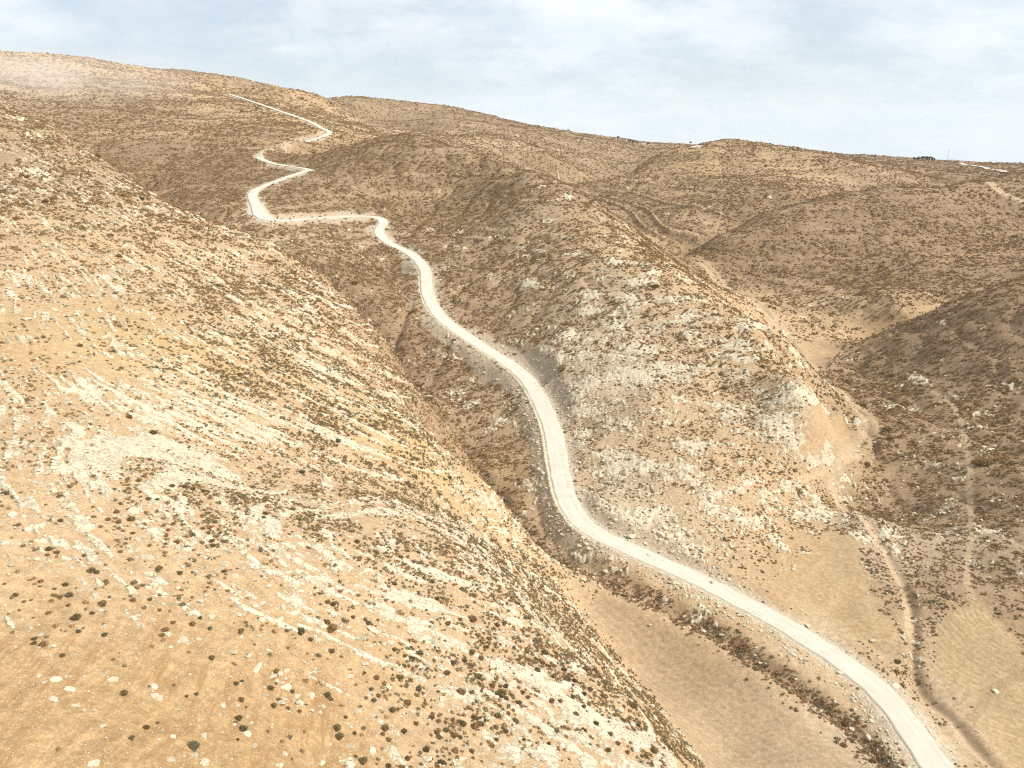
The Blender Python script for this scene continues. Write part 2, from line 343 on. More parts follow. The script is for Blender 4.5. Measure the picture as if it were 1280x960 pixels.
_w = 0.035                                    # soils meet along wandering lines, not straight ones
_Xc, _Yc = X[np.ix_(_ri, _ti)], Y[np.ix_(_ri, _ti)]
_rr = np.hypot(_Xc, _Yc)
_dx = _rr*_w*fbm(_Xc/(_rr*.08), _Yc/(_rr*.08), 31, 2); _dy = _rr*_w*fbm(_Xc/(_rr*.08), _Yc/(_rr*.08), 32, 2)
_V = cover_eval(_Xc+_dx, _Yc+_dy)
def up(A):
    B = np.empty((len(_ri), len(G.th)))
    for i in range(len(_ri)): B[i] = np.interp(np.arange(len(G.th)), _ti, A[i])
    j = np.clip(np.searchsorted(_ri, np.arange(len(G.r)), side='right')-1, 0, len(_ri)-2)
    w = ((np.arange(len(G.r))-_ri[j])/(_ri[j+1]-_ri[j]))[:, None]
    return B[j]*(1-w)+B[j+1]*w
soil = np.stack([up(_V[..., k]) for k in range(3)], -1); rockc = up(_V[..., 3]); shrubc = up(_V[..., 4])

patch = fbm(X/110, Y/80, 105, 3); R_ = G.R; pf = sstep(280, 600, R_)
rockc = rockc*(1-.55*sstep(330, 480, R_) - .35*sstep(480, 650, R_))
shrubc = shrubc*np.clip(1 + 1.5*pf*fbm(X/75, Y/60, 106, 3), .25, 1.6)
soil = soil*(1 + .30*(pf*patch)[..., None]*np.array((1.1, 1.0, .85)))
band = perlin(Zs/2.4 + .8*fbm(X/60, Y/60, 107, 2), X/160, 108) + .5*perlin(Zs/.9, Y/120, 109)
soil = soil*(1 + .13*(pf*band)[..., None]); shrubc = shrubc*np.clip(1 - .8*pf*band, .3, 1.7)
# ---- relief
R_ = G.R
inner = sstep(15, 40, R_)
big = sstep(500, 1300, R_)
Z = Z + 1.1*fbm(X/26, Y/26, 1, 3)*np.clip(R_/160, .3, 1.6)
Z = Z + big*(9*fbm(X/190, Y/190, 2, 4) + 3.0*fbm(X/60, Y/60, 3, 3))
# rills running down the slopes
Z = Z - sstep(120, 300, R_)*1.3*np.clip(1-np.abs(perlin(X/22+.6*perlin(X/40, Y/40, 9), Y/34, 8))*3.2, 0, 1)*np.clip(shrubc*2.2, 0, 1)

fields = {}
fields['near'] = sstep(.05, .0, rockc)*sstep(72, 60, R_)*(X < 0)
F1 = polymask([(1180,792),(1184,764),(1222,752),(1262,790),(1282,832),(1252,852),(1215,872),(1180,862),(1166,840)])
F2 = polymask([(1226,897),(1240,877),(1290,846),(1300,960),(1262,948),(1232,917)])
F3 = polymask([(716,728),(790,758),(880,818),(960,872),(1040,930),(1075,960),(885,964),(850,912),(800,848),(752,785)])
F4 = polymask([(1012,518),(1050,515),(1068,545),(1062,560),(1020,570),(1000,566)])
F5 = polymask([(1000,428),(1030,425),(1052,440),(1018,452),(996,440)])
F6 = polymask([(775,282),(800,292),(826,300),(800,304),(784,296)], 640)
PAD = polymask([(1035,668),(1062,672),(1088,730),(1105,775),(1135,812),(1080,800),(1040,790),(985,750),(960,735),(1005,705)])
flat = np.maximum.reduce([F1, F2, F3, F4, F5, F6, PAD])
rockc = rockc*(1-flat); shrubc = shrubc*(1-.96*flat)
for f, c in ((F1, 'F'), (F2, 'F'), (F4, 'S'), (F5, 'S'), (F6, 'F')): soil = soil*(1-f[..., None]) + f[..., None]*np.array(SOIL[c])
soil = soil*(1-.7*F3[..., None]) + .7*F3[..., None]*np.array((.345, .258, .165))
soil = soil*(1-PAD[..., None]) + PAD[..., None]*np.array((.39, .285, .165))

# ---- rock: beds that crop out along the spur, broken pavements on the middle hill
rockc = rockc*(1-.3*sstep(130, 170, Y)*(X < 0))
spur = sstep(8, -8, X - np.interp(Y, [0, 80, 120, 165, 200, 280, 350, 420], [60, 24, 10, 4, -8, -30, -60, -140]))*sstep(470, 420, R_)
# the beds dip gently towards the viewer's right: each follows a plane of constant depth in the stack
bed = Zs + .535*X + .298*Y
wx = 1.3*fbm(X/7, Y/7, 41, 3); wy = 1.3*fbm(X/7, Y/7, 42, 3)
aa = .80*X - .60*Y
beds = .60*perlin((aa+wx)/8, bed/.26+.55*wy, 51) + .55*perlin((aa+wy)/22, bed/.75+.5*wx, 52)
blocks = .55*perlin((X+wx)/2.2, (Y+wy)/2.2, 53) + .35*perlin(X/1.0, Y/1.0, 54)
broad = fbm(X/15, Y/15, 55, 2)
contour = .6*perlin((X+Y)/22+wx*.2, Z/1.6+.5*wy, 56)
nspur = .66*beds + .48*blocks*sstep(.0, .5, .5+broad) + .2*broad
nelse = .5*contour + .55*blocks + .5*broad
rn = spur*nspur + (1-spur)*nelse
def probit(p):
    p = np.clip(p, 1e-4, 1-1e-4); t = np.sqrt(-2*np.log(np.minimum(p, 1-p)))
    z = t-(2.515517+.802853*t+.010328*t*t)/(1+1.432788*t+.189269*t*t+.001308*t**3)
    return np.where(p < .5, -z, z)
sd_s, sd_e = nspur[spur > .9].std(), nelse[(spur < .1) & (R_ < 600)].std()
rockf = rn - probit(1-np.clip(rockc, 0, .97))*(spur*sd_s+(1-spur)*sd_e)
rockf = np.where(rockc < .015, -1.0, rockf)
near = sstep(420, 200, R_)
rise = sstep(-.02, .11, rockf)
Z = Z + rise*(.2+.36*np.abs(blocks)+.12*np.clip(broad, 0, 1))*np.clip(R_/110, .55, 1.5)*(1-flat)
Z = Z + .10*fbm(X/2.6, Y/2.6, 61, 3)*near*(1-flat*.8) + .03*perlin(X/.7, Y/.7, 63)*sstep(160, 90, R_)

# ---- plough lines
fur = np.zeros(X.shape)
fur += F3*np.sin((X*.80+Y*.59)*2*math.pi/2.1 + 1.2*perlin(X/14, Y/14, 71))*.42
cx, cy = hit(1290, 770, Zs)[:2]
fur += F1*np.sin(np.hypot(X-cx, (Y-cy)*1.1)*2*math.pi/1.5 + 2.6*perlin(X/12, Y/12, 72))*.8
fur += F2*np.sin((X*.45+Y*.9)*2*math.pi/1.4 + 1.5*perlin(X/9, Y/9, 73))*.8
till = sstep(.12, .03, rockc)*sstep(98, 76, R_)*sstep(6, -4, X)
fur += till*(.7*perlin((X*.985-Y*.17)/.42, (X*.17+Y*.985)/9.0, 76) + .5*perlin((X*.985-Y*.17)/2.6, (X*.17+Y*.985)/14.0, 77))
Z = Z + fur*(.045-.033*till)
soil = soil*(1 + (.085+.09*till[..., None])*fur[..., None]*np.array((1, 1.05, 1.15)))

# ---- water courses
gy = np.interp(gI, [0, 60, 130, 175, 260], [1.6, 1.8, 2.6, 5.2, 5.5])
gn = 1 + .5*perlin(X/5, Y/5, 81)
Z = Z - gy*gn*np.exp(-(gD/(1.7+.018*gI))**2)*(gD < 20)
Z = Z - 2.6*np.exp(-(aD/2.6)**2)*(aD < 14)
wk = np.interp(wI, [0, 35, 60, 400], [1.5, 1.2, .7, .9])
Z = Z - wk*np.exp(-(wD/1.5)**2)*(wD < 12)
ditch = np.exp(-(wD/1.7)**2)*(wI < 42)*(wD < 12)
soil = soil*(1-.6*ditch[..., None]) + .6*ditch[..., None]*np.array((.26, .178, .105))
ww = np.interp(wI, [42, 70, 110, 150, 300, 600], [1.6, 2.4, 4.2, 5.5, 6.0, 7.0])
wp = sstep(ww*1.3, ww*.6, wD + .8*perlin(X/6, Y/6, 83))*(wI >= 42)*(wD < 12)*sstep(.9, .3, rockc)*sstep(700, 600, R_)
soil = soil*(1-.75*wp[..., None]) + .75*wp[..., None]*np.array((.41, .315, .20)); shrubc = shrubc*(1-.9*wp)
gp = np.exp(-(gD/3.0)**2)*(gD < 20)*(gI < 320)
soil = soil*(1-.55*gp[..., None]) + .55*gp[..., None]*np.array((.24, .165, .10))

# ---- beaten paths, pale lines of rubble, terraces
def path(L, width, colr, k=1.0, step=0.0, clear=.9):
    global Z, soil, shrubc, rockf
    P = hits(L, 640 if step else 38)
    if step: q = np.hypot(P[:, 0], P[:, 1]); P = P[q < 1.3*np.median(q)]
    P = spline(P, 1.0); d, s, i = G.line_field(P, max(width*3, 12.0 if step else 8.0))
    w = sstep(width, width*.45, d + .5*perlin(X/3, Y/3, 91))
    soil = soil*(1-k*w[..., None]) + k*w[..., None]*np.array(colr); shrubc = shrubc*(1-clear*w); rockf = rockf - w*(.6 if clear > 0 else 0)
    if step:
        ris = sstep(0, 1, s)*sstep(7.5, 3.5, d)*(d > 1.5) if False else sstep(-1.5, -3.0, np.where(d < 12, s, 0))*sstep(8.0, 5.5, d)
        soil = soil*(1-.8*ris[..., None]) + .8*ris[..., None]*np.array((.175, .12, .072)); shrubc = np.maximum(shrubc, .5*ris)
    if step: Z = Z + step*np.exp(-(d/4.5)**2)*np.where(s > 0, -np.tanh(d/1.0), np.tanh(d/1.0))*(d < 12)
    return P
PALE = (.46, .365, .235)
path([(1040,605),(1075,650),(1112,690),(1132,735),(1138,790)], 1.5, PALE, .6)
path([(1160,485),(1192,508),(1209,560),(1213,620),(1215,660),(1209,715),(1214,748)], 1.3, PALE, .45)
path([(1235,226),(1247,236),(1265,246),(1285,250)], 5, PALE, .8)
path([(1000,600),(1040,588),(1075,570)], 1.2, PALE, .7)
path([(1025,795),(1030,770),(1050,730),(1052,690)], 1.0, PALE, .28)
path([(1005,782),(985,755),(1010,720),(1045,685)], 1.0, PALE, .25)
path([(1060,800),(1035,778),(1010,765)], 4.5, PALE, .4)
path([(1100,800),(1085,760),(1078,720),(1060,680)], .8, PALE, .22)
path([(1010,770),(1060,790),(1110,822)], .8, PALE, .22)
path([(985,788),(1020,778),(1050,805)], 3.5, PALE, .6)
path([(1168,850),(1200,905),(1240,955)], 2.2, (.44,.34,.23), .6)
path([(1215,900),(1235,870),(1290,835)], 1.6, (.31,.22,.13), .6)
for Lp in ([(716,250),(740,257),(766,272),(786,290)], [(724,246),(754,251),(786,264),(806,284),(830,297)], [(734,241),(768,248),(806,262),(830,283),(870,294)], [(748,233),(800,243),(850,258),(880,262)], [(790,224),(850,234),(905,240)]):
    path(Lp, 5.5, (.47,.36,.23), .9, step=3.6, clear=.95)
for Lp in ([(205,245),(240,238),(300,236)], [(1000,262),(1080,262),(1150,256)]):
    path(Lp, 3, (.36,.265,.165), .5, step=1.4, clear=.3)

# ---- the road bench: cut into the hill on one side, tipped rubble on the other
RW = np.interp(np.arange(len(RD)), [0, 60, 150, 260, 330, 420, 500, 530, 600, 640, 800, len(RD)], [3.3, 3.3, 3.5, 3.7, 3.5, 3.3, 3.3, 4.8, 4.8, 3.5, 2.9, 2.9])
rz = RD[rI, 2]; rw = RW[rI]
e = np.clip(rD - rw - .6, 0, None)
dif = rz - .03 - .00075*np.clip(R_-250, 0, None) - Z
wid = np.clip(np.interp(rI, [0, 150, 220, 330, 420, 560, 800], [5, 5, 7, 9, 8, 8, 8]) + .5*np.clip(np.abs(dif)-3, 0, 6), 4, 12)
Zr = Z + dif*np.where(e <= 0, 1, sstep(wid, 0, e)*.6 + .4*np.clip(1-e/wid, 0, 1))
bank = np.where(rD < 30, np.abs(Zr - Z), 0); cutfill = Zr - Z
Z = np.where(rD < 30, Zr, Z)
scree = sstep(.15, .8, bank)*sstep(30, 24, rD); shoulder = sstep(rw+3.2, rw+.6, rD)*(rD < 30)
sc = np.maximum(scree, shoulder*.75)
soil = soil*(1-.85*sc[..., None]) + .85*sc[..., None]*np.array((.40, .335, .25)); shrubc = shrubc*(1-.88*sc)
dusty = sstep(rw+5, rw+.5, rD)*(rD < 30)*(rI > 515)*(rI < 650); soil = soil*(1-.8*dusty[..., None]) + .8*dusty[..., None]*np.array((.50, .455, .375)); shrubc = shrubc*(1-.7*dusty)
verge = sstep(2.6, .2, rD - rw + 1.3*perlin(X/3.5, Y/3.5, 96) + .6*perlin(X/1.2, Y/1.2, 97))*(rD < 30); soil = soil*(1-.7*verge[..., None]) + .7*verge[..., None]*np.array((.475, .425, .34))
rockf = np.where(sc > .4, np.minimum(rockf, -.25), rockf)
berm = np.exp(-((rS-(rw+.9))/.55)**2)*sstep(90, 130, rI)*sstep(400, 330, rI)*(rD < 12)
Z = Z + berm*(.55+.3*perlin(X/1.5, Y/1.5, 95))
soil = soil*(1-.8*berm[..., None]) + .8*berm[..., None]*np.array((.55, .48, .36))

# a low bank hides the road where it slips behind the shoulder
kn = RD[855:975, :2]*(1 - 10.0/np.linalg.norm(RD[855:975, :2], axis=1))[:, None]
kD, kS, kI = G.line_field(np.concatenate([kn, RD[855:975, 2:]], 1), 22)
kb = np.exp(-(kD/5.5)**2)*(kD < 20)*np.clip(np.minimum(kI, 119-kI)/14.0, 0, 1)
Z = np.where(kb > .01, np.maximum(Z, Z*(1-kb) + (RD[855+kI, 2]+3.4)*kb), Z)
# ---- colour that belongs to the ground itself: broad patches of soil
soil = soil*(1 + .10*fbm(X/18, Y/18, 101, 3)[..., None]*np.array((.9, 1.0, 1.15)) + .05*perlin(X/2.5, Y/2.5, 103)[..., None])
soil = np.clip(soil*np.array((.965, .945, .925)), .03, .8)
el = (Z-CAM_Z)/R_
runmax = np.maximum.accumulate(np.vstack([np.full((1, el.shape[1]), -9.), el[:-1]]), axis=0)
hidden = runmax - el                        # how far a spot lies below the skyline in front of it
#--- LAND END
# ------------------------------------------------------------------ small helpers
def lin_mesh(name, V, F4, smooth=True):
    me = bpy.data.meshes.new(name); V = np.ascontiguousarray(V, np.float32); F4 = np.ascontiguousarray(F4, np.int32); k = F4.shape[1]
    me.vertices.add(len(V)); me.vertices.foreach_set('co', V.ravel())
    me.loops.add(F4.size); me.loops.foreach_set('vertex_index', F4.ravel())
    me.polygons.add(len(F4)); me.polygons.foreach_set('loop_start', np.arange(0, F4.size, k, dtype=np.int32))
    try: me.polygons.foreach_set('loop_total', np.full(len(F4), k, np.int32))
    except Exception: pass
    if smooth: me.polygons.foreach_set('use_smooth', np.ones(len(F4), bool))
    me.update(calc_edges=True); me.validate(); return me
def link(name, me, mat=None, parent=None):
    o = bpy.data.objects.new(name, me); COL.objects.link(o)
    if mat is not None and me is not None and not me.materials: me.materials.append(mat)
    if parent: o.parent = parent
    return o
def tag(o, label=None, cat=None, group=None, kind=None):
    for k, v in (('label', label), ('category', cat), ('group', group), ('kind', kind)):
        if v: o[k] = v
    return o
def fattr(me, name, a):
    at = me.attributes.new(name, 'FLOAT', 'POINT'); at.data.foreach_set('value', np.ascontiguousarray(a, np.float32).ravel())
def cattr(me, name, a):
    at = me.attributes.new(name, 'FLOAT_COLOR', 'POINT'); c = np.ones((len(a), 4), np.float32); c[:, :3] = a; at.data.foreach_set('color', c.ravel())
def vattr(me, name, a):
    at = me.attributes.new(name, 'FLOAT_VECTOR', 'POINT'); at.data.foreach_set('vector', np.ascontiguousarray(a, np.float32).ravel())

class NT:
    """short forms for node graphs"""
    def __init__(s, name):
        s.m = bpy.data.materials.new(name); s.m.use_nodes = True; s.t = s.m.node_tree; s.t.nodes.clear()
        s.out = s.n('ShaderNodeOutputMaterial'); s.b = s.n('ShaderNodeBsdfPrincipled'); s.l(s.b.outputs[0], s.out.inputs[0])
        s.b.inputs['Roughness'].default_value = 1.0; s.b.inputs['Specular IOR Level'].default_value = 0.08
    def n(s, k): return s.t.nodes.new(k)
    def l(s, a, b): s.t.links.new(a, b)
    def put(s, sock, v):
        if isinstance(v, (int, float)): sock.default_value = v
        elif isinstance(v, tuple): sock.default_value = v if len(v) != 3 or len(sock.default_value) == 3 else v + (1,)
        else: s.l(v, sock)
    def math(s, op, a, b=0.0, clamp=False):
        n = s.n('ShaderNodeMath'); n.operation = op; n.use_clamp = clamp; s.put(n.inputs[0], a); s.put(n.inputs[1], b); return n.outputs[0]
    def rng(s, v, a, b, c=0.0, d=1.0):
        n = s.n('ShaderNodeMapRange'); n.interpolation_type = 'SMOOTHSTEP'
        for i, q in enumerate((v, a, b, c, d)): s.put(n.inputs[i], q)
        return n.outputs[0]
    def mix(s, f, a, b, mode='MIX'):
        n = s.n('ShaderNodeMix'); n.data_type = 'RGBA'; n.blend_type = mode; s.put(n.inputs[0], f); s.put(n.inputs[6], a); s.put(n.inputs[7], b); return n.outputs[2]
    def attr(s, name, kind='GEOMETRY'):
        n = s.n('ShaderNodeAttribute'); n.attribute_name = name; n.attribute_type = kind; return n
    def pos(s, sc=(1, 1, 1)):
        g = s.n('ShaderNodeNewGeometry'); m = s.n('ShaderNodeMapping'); m.inputs['Scale'].default_value = sc; s.l(g.outputs['Position'], m.inputs[0]); return m.outputs[0]
    def obj(s): return s.n('ShaderNodeTexCoord').outputs['Object']
    def noise(s, vec, scale, detail=3, rough=.55):
        n = s.n('ShaderNodeTexNoise'); n.inputs['Scale'].default_value = scale; n.inputs['Detail'].default_value = detail; n.inputs['Roughness'].default_value = rough
        s.l(vec, n.inputs['Vector']); return n.outputs['Fac']
    def vor(s, vec, scale, feature='F1'):
        n = s.n('ShaderNodeTexVoronoi'); n.feature = feature; n.inputs['Scale'].default_value = scale; s.l(vec, n.inputs['Vector']); return n
    def bump(s, h, strength, dist):
        n = s.n('ShaderNodeBump'); n.inputs['Strength'].default_value = strength; n.inputs['Distance'].default_value = dist; s.put(n.inputs['Height'], h); s.l(n.outputs[0], s.b.inputs['Normal'])
    def color(s, c): s.put(s.b.inputs['Base Color'], c)

# ------------------------------------------------------------------ materials
m = NT('hillside_ground'); P = m.pos()
nA = m.noise(P, .9, 7, .72); nB = m.noise(P, 4.5, 4, .7); nC = m.noise(P, .16, 4)
base = m.attr('soil').outputs['Color']
base = m.mix(1.0, base, m.mix(m.rng(nA, .28, .72), (.76, .75, .72), (1.22, 1.22, 1.22)), 'MULTIPLY')
base = m.mix(1.0, base, m.mix(m.rng(nB, .3, .7), (.80, .79, .76), (1.19, 1.19, 1.19)), 'MULTIPLY')
tl = m.attr('tilled').outputs['Fac']
mr = m.n('ShaderNodeMapping'); mr.inputs['Rotation'].default_value = (0, 0, R(-9.8)); m.l(P, mr.inputs[0])
ms = m.n('ShaderNodeMapping'); ms.inputs['Scale'].default_value = (1.3, .09, 1.0); m.l(mr.outputs[0], ms.inputs[0])
nT = m.noise(ms.outputs[0], 1.0, 6, .72)
base = m.mix(m.math('MULTIPLY', m.rng(nT, .46, .62), m.math('MULTIPLY', tl, .8)), base, (.285, .165, .075))
# loose pale stones lying on the soil
v1 = m.vor(P, 4.2); v2 = m.vor(P, 1.7)
pe = m.attr('pebble').outputs['Fac']
s1 = m.math('MULTIPLY', m.rng(v1.outputs['Distance'], .26, .16), m.math('LESS_THAN', m.math('MULTIPLY', v1.outputs['Color'], 1.0), m.math('MULTIPLY', pe, 1.0)))
s2 = m.math('MULTIPLY', m.rng(v2.outputs['Distance'], .21, .13), m.math('LESS_THAN', m.math('MULTIPLY', v2.outputs['Color'], 1.0), m.math('MULTIPLY', pe, .34)))
stone = m.math('MAXIMUM', s1, s2)
base = m.mix(stone, base, (.60, .535, .40))
# dry scrub too small or too far to stand as plants of its own
vg = m.attr('litter').outputs['Fac']; nV = m.noise(P, .95, 4, .7); nV2 = m.noise(P, 3.2, 2)
lm = m.rng(m.math('ADD', m.math('ADD', m.math('MULTIPLY', nV, .62), m.math('MULTIPLY', nV2, .38)), m.math('MULTIPLY', vg, .30)), .62, .68)
base = m.mix(m.math('MULTIPLY', lm, m.rng(vg, .02, .2, 0, .85)), base, (.235, .162, .088))
# bare limestone beds
rk = m.attr('rock').outputs['Fac']; nR = m.noise(P, 1.7, 5, .68); nR2 = m.noise(P, 7.0, 3)
rm = m.rng(m.math('ADD', rk, m.math('MULTIPLY', m.math('SUBTRACT', nR, .5), .75)), -.02, .055)
dn = m.n('ShaderNodeTexNoise'); dn.inputs['Scale'].default_value = 1.1; dn.inputs['Detail'].default_value = 3; m.l(P, dn.inputs['Vector'])
dv = m.n('ShaderNodeVectorMath'); dv.operation = 'MULTIPLY_ADD'; m.l(dn.outputs['Color'], dv.inputs[0]); dv.inputs[1].default_value = (1.3, 1.3, 1.3); m.l(m.pos((.55, .9, 1.6)), dv.inputs[2]); PD = dv.outputs[0]
crk = m.vor(PD, .7, 'DISTANCE_TO_EDGE'); crk2 = m.vor(PD, 2.0, 'DISTANCE_TO_EDGE')
rc = m.mix(m.rng(nR, .3, .7), (.50, .43, .30), (.62, .555, .415))
rc = m.mix(m.rng(nR2, .56, .72, 0, .5), rc, (.40, .345, .25))
gap = m.math('MULTIPLY', m.rng(crk.outputs['Distance'], .07, .0), m.rng(nA, .42, .55))
gap = m.math('MAXIMUM', gap, m.math('MULTIPLY', m.rng(crk2.outputs['Distance'], .06, .0), m.rng(nC, .5, .58, 0, .8)))
rc = m.mix(m.math('MULTIPLY', gap, .6), rc, (.29, .21, .12))
col = m.mix(rm, base, rc)
m.color(col)
hgt = m.math('ADD', m.math('MULTIPLY', nB, .5), m.math('ADD', m.math('MULTIPLY', stone, .6), m.math('MULTIPLY', rm, m.math('SUBTRACT', m.math('MULTIPLY', nR, 1.2), gap))))
m.bump(hgt, .7, .14)
GROUND = m.m

m = NT('crushed_limestone_road'); P = m.pos(); la = m.attr('lane').outputs['Fac']; lo = m.attr('along').outputs['Fac']
cv = m.n('ShaderNodeCombineXYZ'); m.l(la, cv.inputs[0]); m.l(m.math('MULTIPLY', lo, .03), cv.inputs[1]); st = m.noise(cv.outputs[0], 2.4, 4)
c = m.mix(m.rng(st, .35, .65), (.52, .48, .405), (.575, .54, .46))
c = m.mix(1.0, c, m.mix(m.noise(P, .22, 5, .65), (.72, .71, .69), (1.2, 1.2, 1.2)), 'MULTIPLY')
c = m.mix(m.rng(m.noise(P, 6, 3), .55, .75, 0, .5), c, (.47, .42, .335))
c = m.mix(m.rng(m.math('ADD', m.attr('edge').outputs['Fac'], m.math('MULTIPLY', m.math('SUBTRACT', m.noise(P, .55, 5, .7), .5), 1.1)), .78, .98, 0, .9), c, (.455, .40, .31))
c = m.mix(m.rng(m.noise(P, .11, 4, .6), .52, .7, 0, .55), c, (.46, .415, .34))
m.color(c); m.bump(m.math('ADD', m.noise(P, 5, 3), m.math('MULTIPLY', st, .6)), .4, .06); ROADM = m.m

def shrub_mat(name, kind):
    m = NT(name); at = m.attr('tone', kind).outputs['Fac']; r = m.n('ShaderNodeObjectInfo').outputs['Random']; O = m.obj()
    cr = m.n('ShaderNodeValToRGB'); e = cr.color_ramp.elements
    e[0].position = 0.0; e[0].color = (.274, .158, .079, 1); e[1].position = 1.0; e[1].color = (.175, .155, .105, 1)
    for p, q in ((.35, (.285, .188, .096)), (.62, (.225, .162, .083)), (.82, (.165, .140, .072))):
        x = e.new(p); x.color = q + (1,)
    m.l(at, cr.inputs[0])
    c = m.mix(1.0, cr.outputs[0], m.mix(r, (.9, .9, .9), (1.32, 1.32, 1.32)), 'MULTIPLY')
    c = m.mix(1.0, c, m.mix(m.noise(O, 6, 3), (.6, .6, .6), (1.45, 1.4, 1.35)), 'MULTIPLY')
    m.color(c); m.b.inputs['Specular IOR Level'].default_value = 0.0; return m.m
SHRUBI = shrub_mat('dry_thorny_twigs_scattered', 'INSTANCER'); SHRUBO = shrub_mat('dry_thorny_twigs', 'OBJECT')

m = NT('weathered_limestone'); O = m.obj(); r = m.n('ShaderNodeObjectInfo').outputs['Random']
c = m.mix(m.noise(O, 1.6, 4), (.45, .385, .275), (.66, .59, .45))
c = m.mix(m.rng(m.noise(O, 5, 4, .7), .55, .7, 0, .6), c, (.33, .285, .205))
c = m.mix(1.0, c, m.mix(r, (.78, .77, .75), (1.08, 1.08, 1.08)), 'MULTIPLY'); m.color(c); m.bump(m.noise(O, 4, 5, .7), .6, .15); ROCKM = m.m
def flatmat(name, a, b, sc=3.0):
    m = NT(name); m.color(m.mix(m.noise(m.obj(), sc, 3), a, b)); return m.m
LEAF = flatmat('dark_tree_leaves', (.045, .06, .032), (.085, .10, .055)); BARK = flatmat('bark', (.10, .075, .05), (.16, .12, .08))
STEEL = flatmat('galvanised_steel', (.38, .38, .38), (.5, .5, .5)); PLASTER = flatmat('pale_plaster', (.6, .57, .5), (.7, .67, .6), 1.0)
DARK = flatmat('dark_opening', (.03, .03, .035), (.05, .05, .05)); CONC = flatmat('weathered_concrete', (.36, .33, .28), (.46, .42, .36), 1.5)
SHEET = flatmat('rusty_sheet_metal', (.16, .12, .10), (.24, .19, .16), 1.5)

# ------------------------------------------------------------------ the hillsides: one sheet of land
nr_, nt_ = Z.shape
idx = np.arange(nr_*nt_).reshape(nr_, nt_)
idw = np.concatenate([idx, idx[:, :1]], 1)          # close the ring behind the viewer
F4 = np.stack([idw[:-1, :-1], idw[:-1, 1:], idw[1:, 1:], idw[1:, :-1]], -1).reshape(-1, 4)[:, ::-1]
me = lin_mesh('hillside', np.stack([X, Y, Z], -1).reshape(-1, 3), F4)
cattr(me, 'soil', soil.reshape(-1, 3)); fattr(me, 'rock', np.where(flat > .5, -1, rockf))
peb = np.clip(.55 + 1.2*rockc + .35*fbm(X/9, Y/9, 111, 2), .05, 1)*(1-.25*flat)
peb = np.maximum(peb, .95*sc); fattr(me, 'pebble', peb); fattr(me, 'tilled', till*(1-.7*sstep(-.1, .35, fbm(X/11, Y/11, 113, 2))))
far = sstep(260, 620, R_) + .5*sstep(900, 1500, R_)
fattr(me, 'litter', np.clip(shrubc*(.28 + .75*far)*(1 + 1.0*fbm(X/14, Y/14, 112, 3)), 0, 1)*(rD > 5))
ground = tag(link('hillside', me, GROUND), kind='structure')

# the road and the far stretches of road
def road_strip(name, P, wid, mat, drop=0.05):
    T = np.gradient(P[:, :2], axis=0); T /= np.linalg.norm(T, axis=1)[:, None]; Nn = np.stack([-T[:, 1], T[:, 0]], 1)
    us = np.array([-1.04, -1, -.75, -.5, -.25, 0, .25, .5, .75, 1, 1.04]); k = np.arange(len(P))
    V = []; A = []; B = []
    for j, u in enumerate(us):
        w = wid*(1 + .12*perlin(k/5.0 + 50*np.sign(u), np.full(len(k), 3.3), 121)*abs(u))
        rut = -.05*(np.exp(-((np.abs(u)-.45)/.15)**2))
        V.append(np.stack([P[:, 0]+Nn[:, 0]*u*w, P[:, 1]+Nn[:, 1]*u*w, P[:, 2]+.03+rut - (.5 if abs(u) > 1 else 0)], 1)); A.append(u*w); B.append(k*1.0)
    V = np.stack(V, 1); n, q = V.shape[:2]; ix = np.arange(n*q).reshape(n, q)
    Fc = np.stack([ix[:-1, :-1], ix[1:, :-1], ix[1:, 1:], ix[:-1, 1:]], -1).reshape(-1, 4)[:, ::-1]
    me = lin_mesh(name, V.reshape(-1, 3), Fc); fattr(me, 'lane', np.stack(A, 1)); fattr(me, 'edge', np.tile(np.abs(us), (len(P), 1))); fattr(me, 'along', np.stack(B, 1))
    return tag(link(name, me, mat), kind='structure')
road_strip('dirt_road', RD, RW, ROADM)
def drape(Lp, step=4.0, smooth=3, lift=.5):
    P = spline(hits(Lp), step); P[:, 2] = smooth1(np.array([max(float(G.sample(Z, a+dx, b+dy)) for dx in (-3, 0, 3) for dy in (-3, 0, 3)) for a, b in P[:, :2]]), smooth) + lift; return P
for Lp, w in (([(1198,203.8),(1212,205.5),(1232,208),(1246,212),(1256,216.5)], 5.0), ([(866,187),(869,184),(876,181.5)], 6.0)):
    Pp = drape(Lp); road_strip('dirt_road', Pp, np.full(len(Pp), w), ROADM)

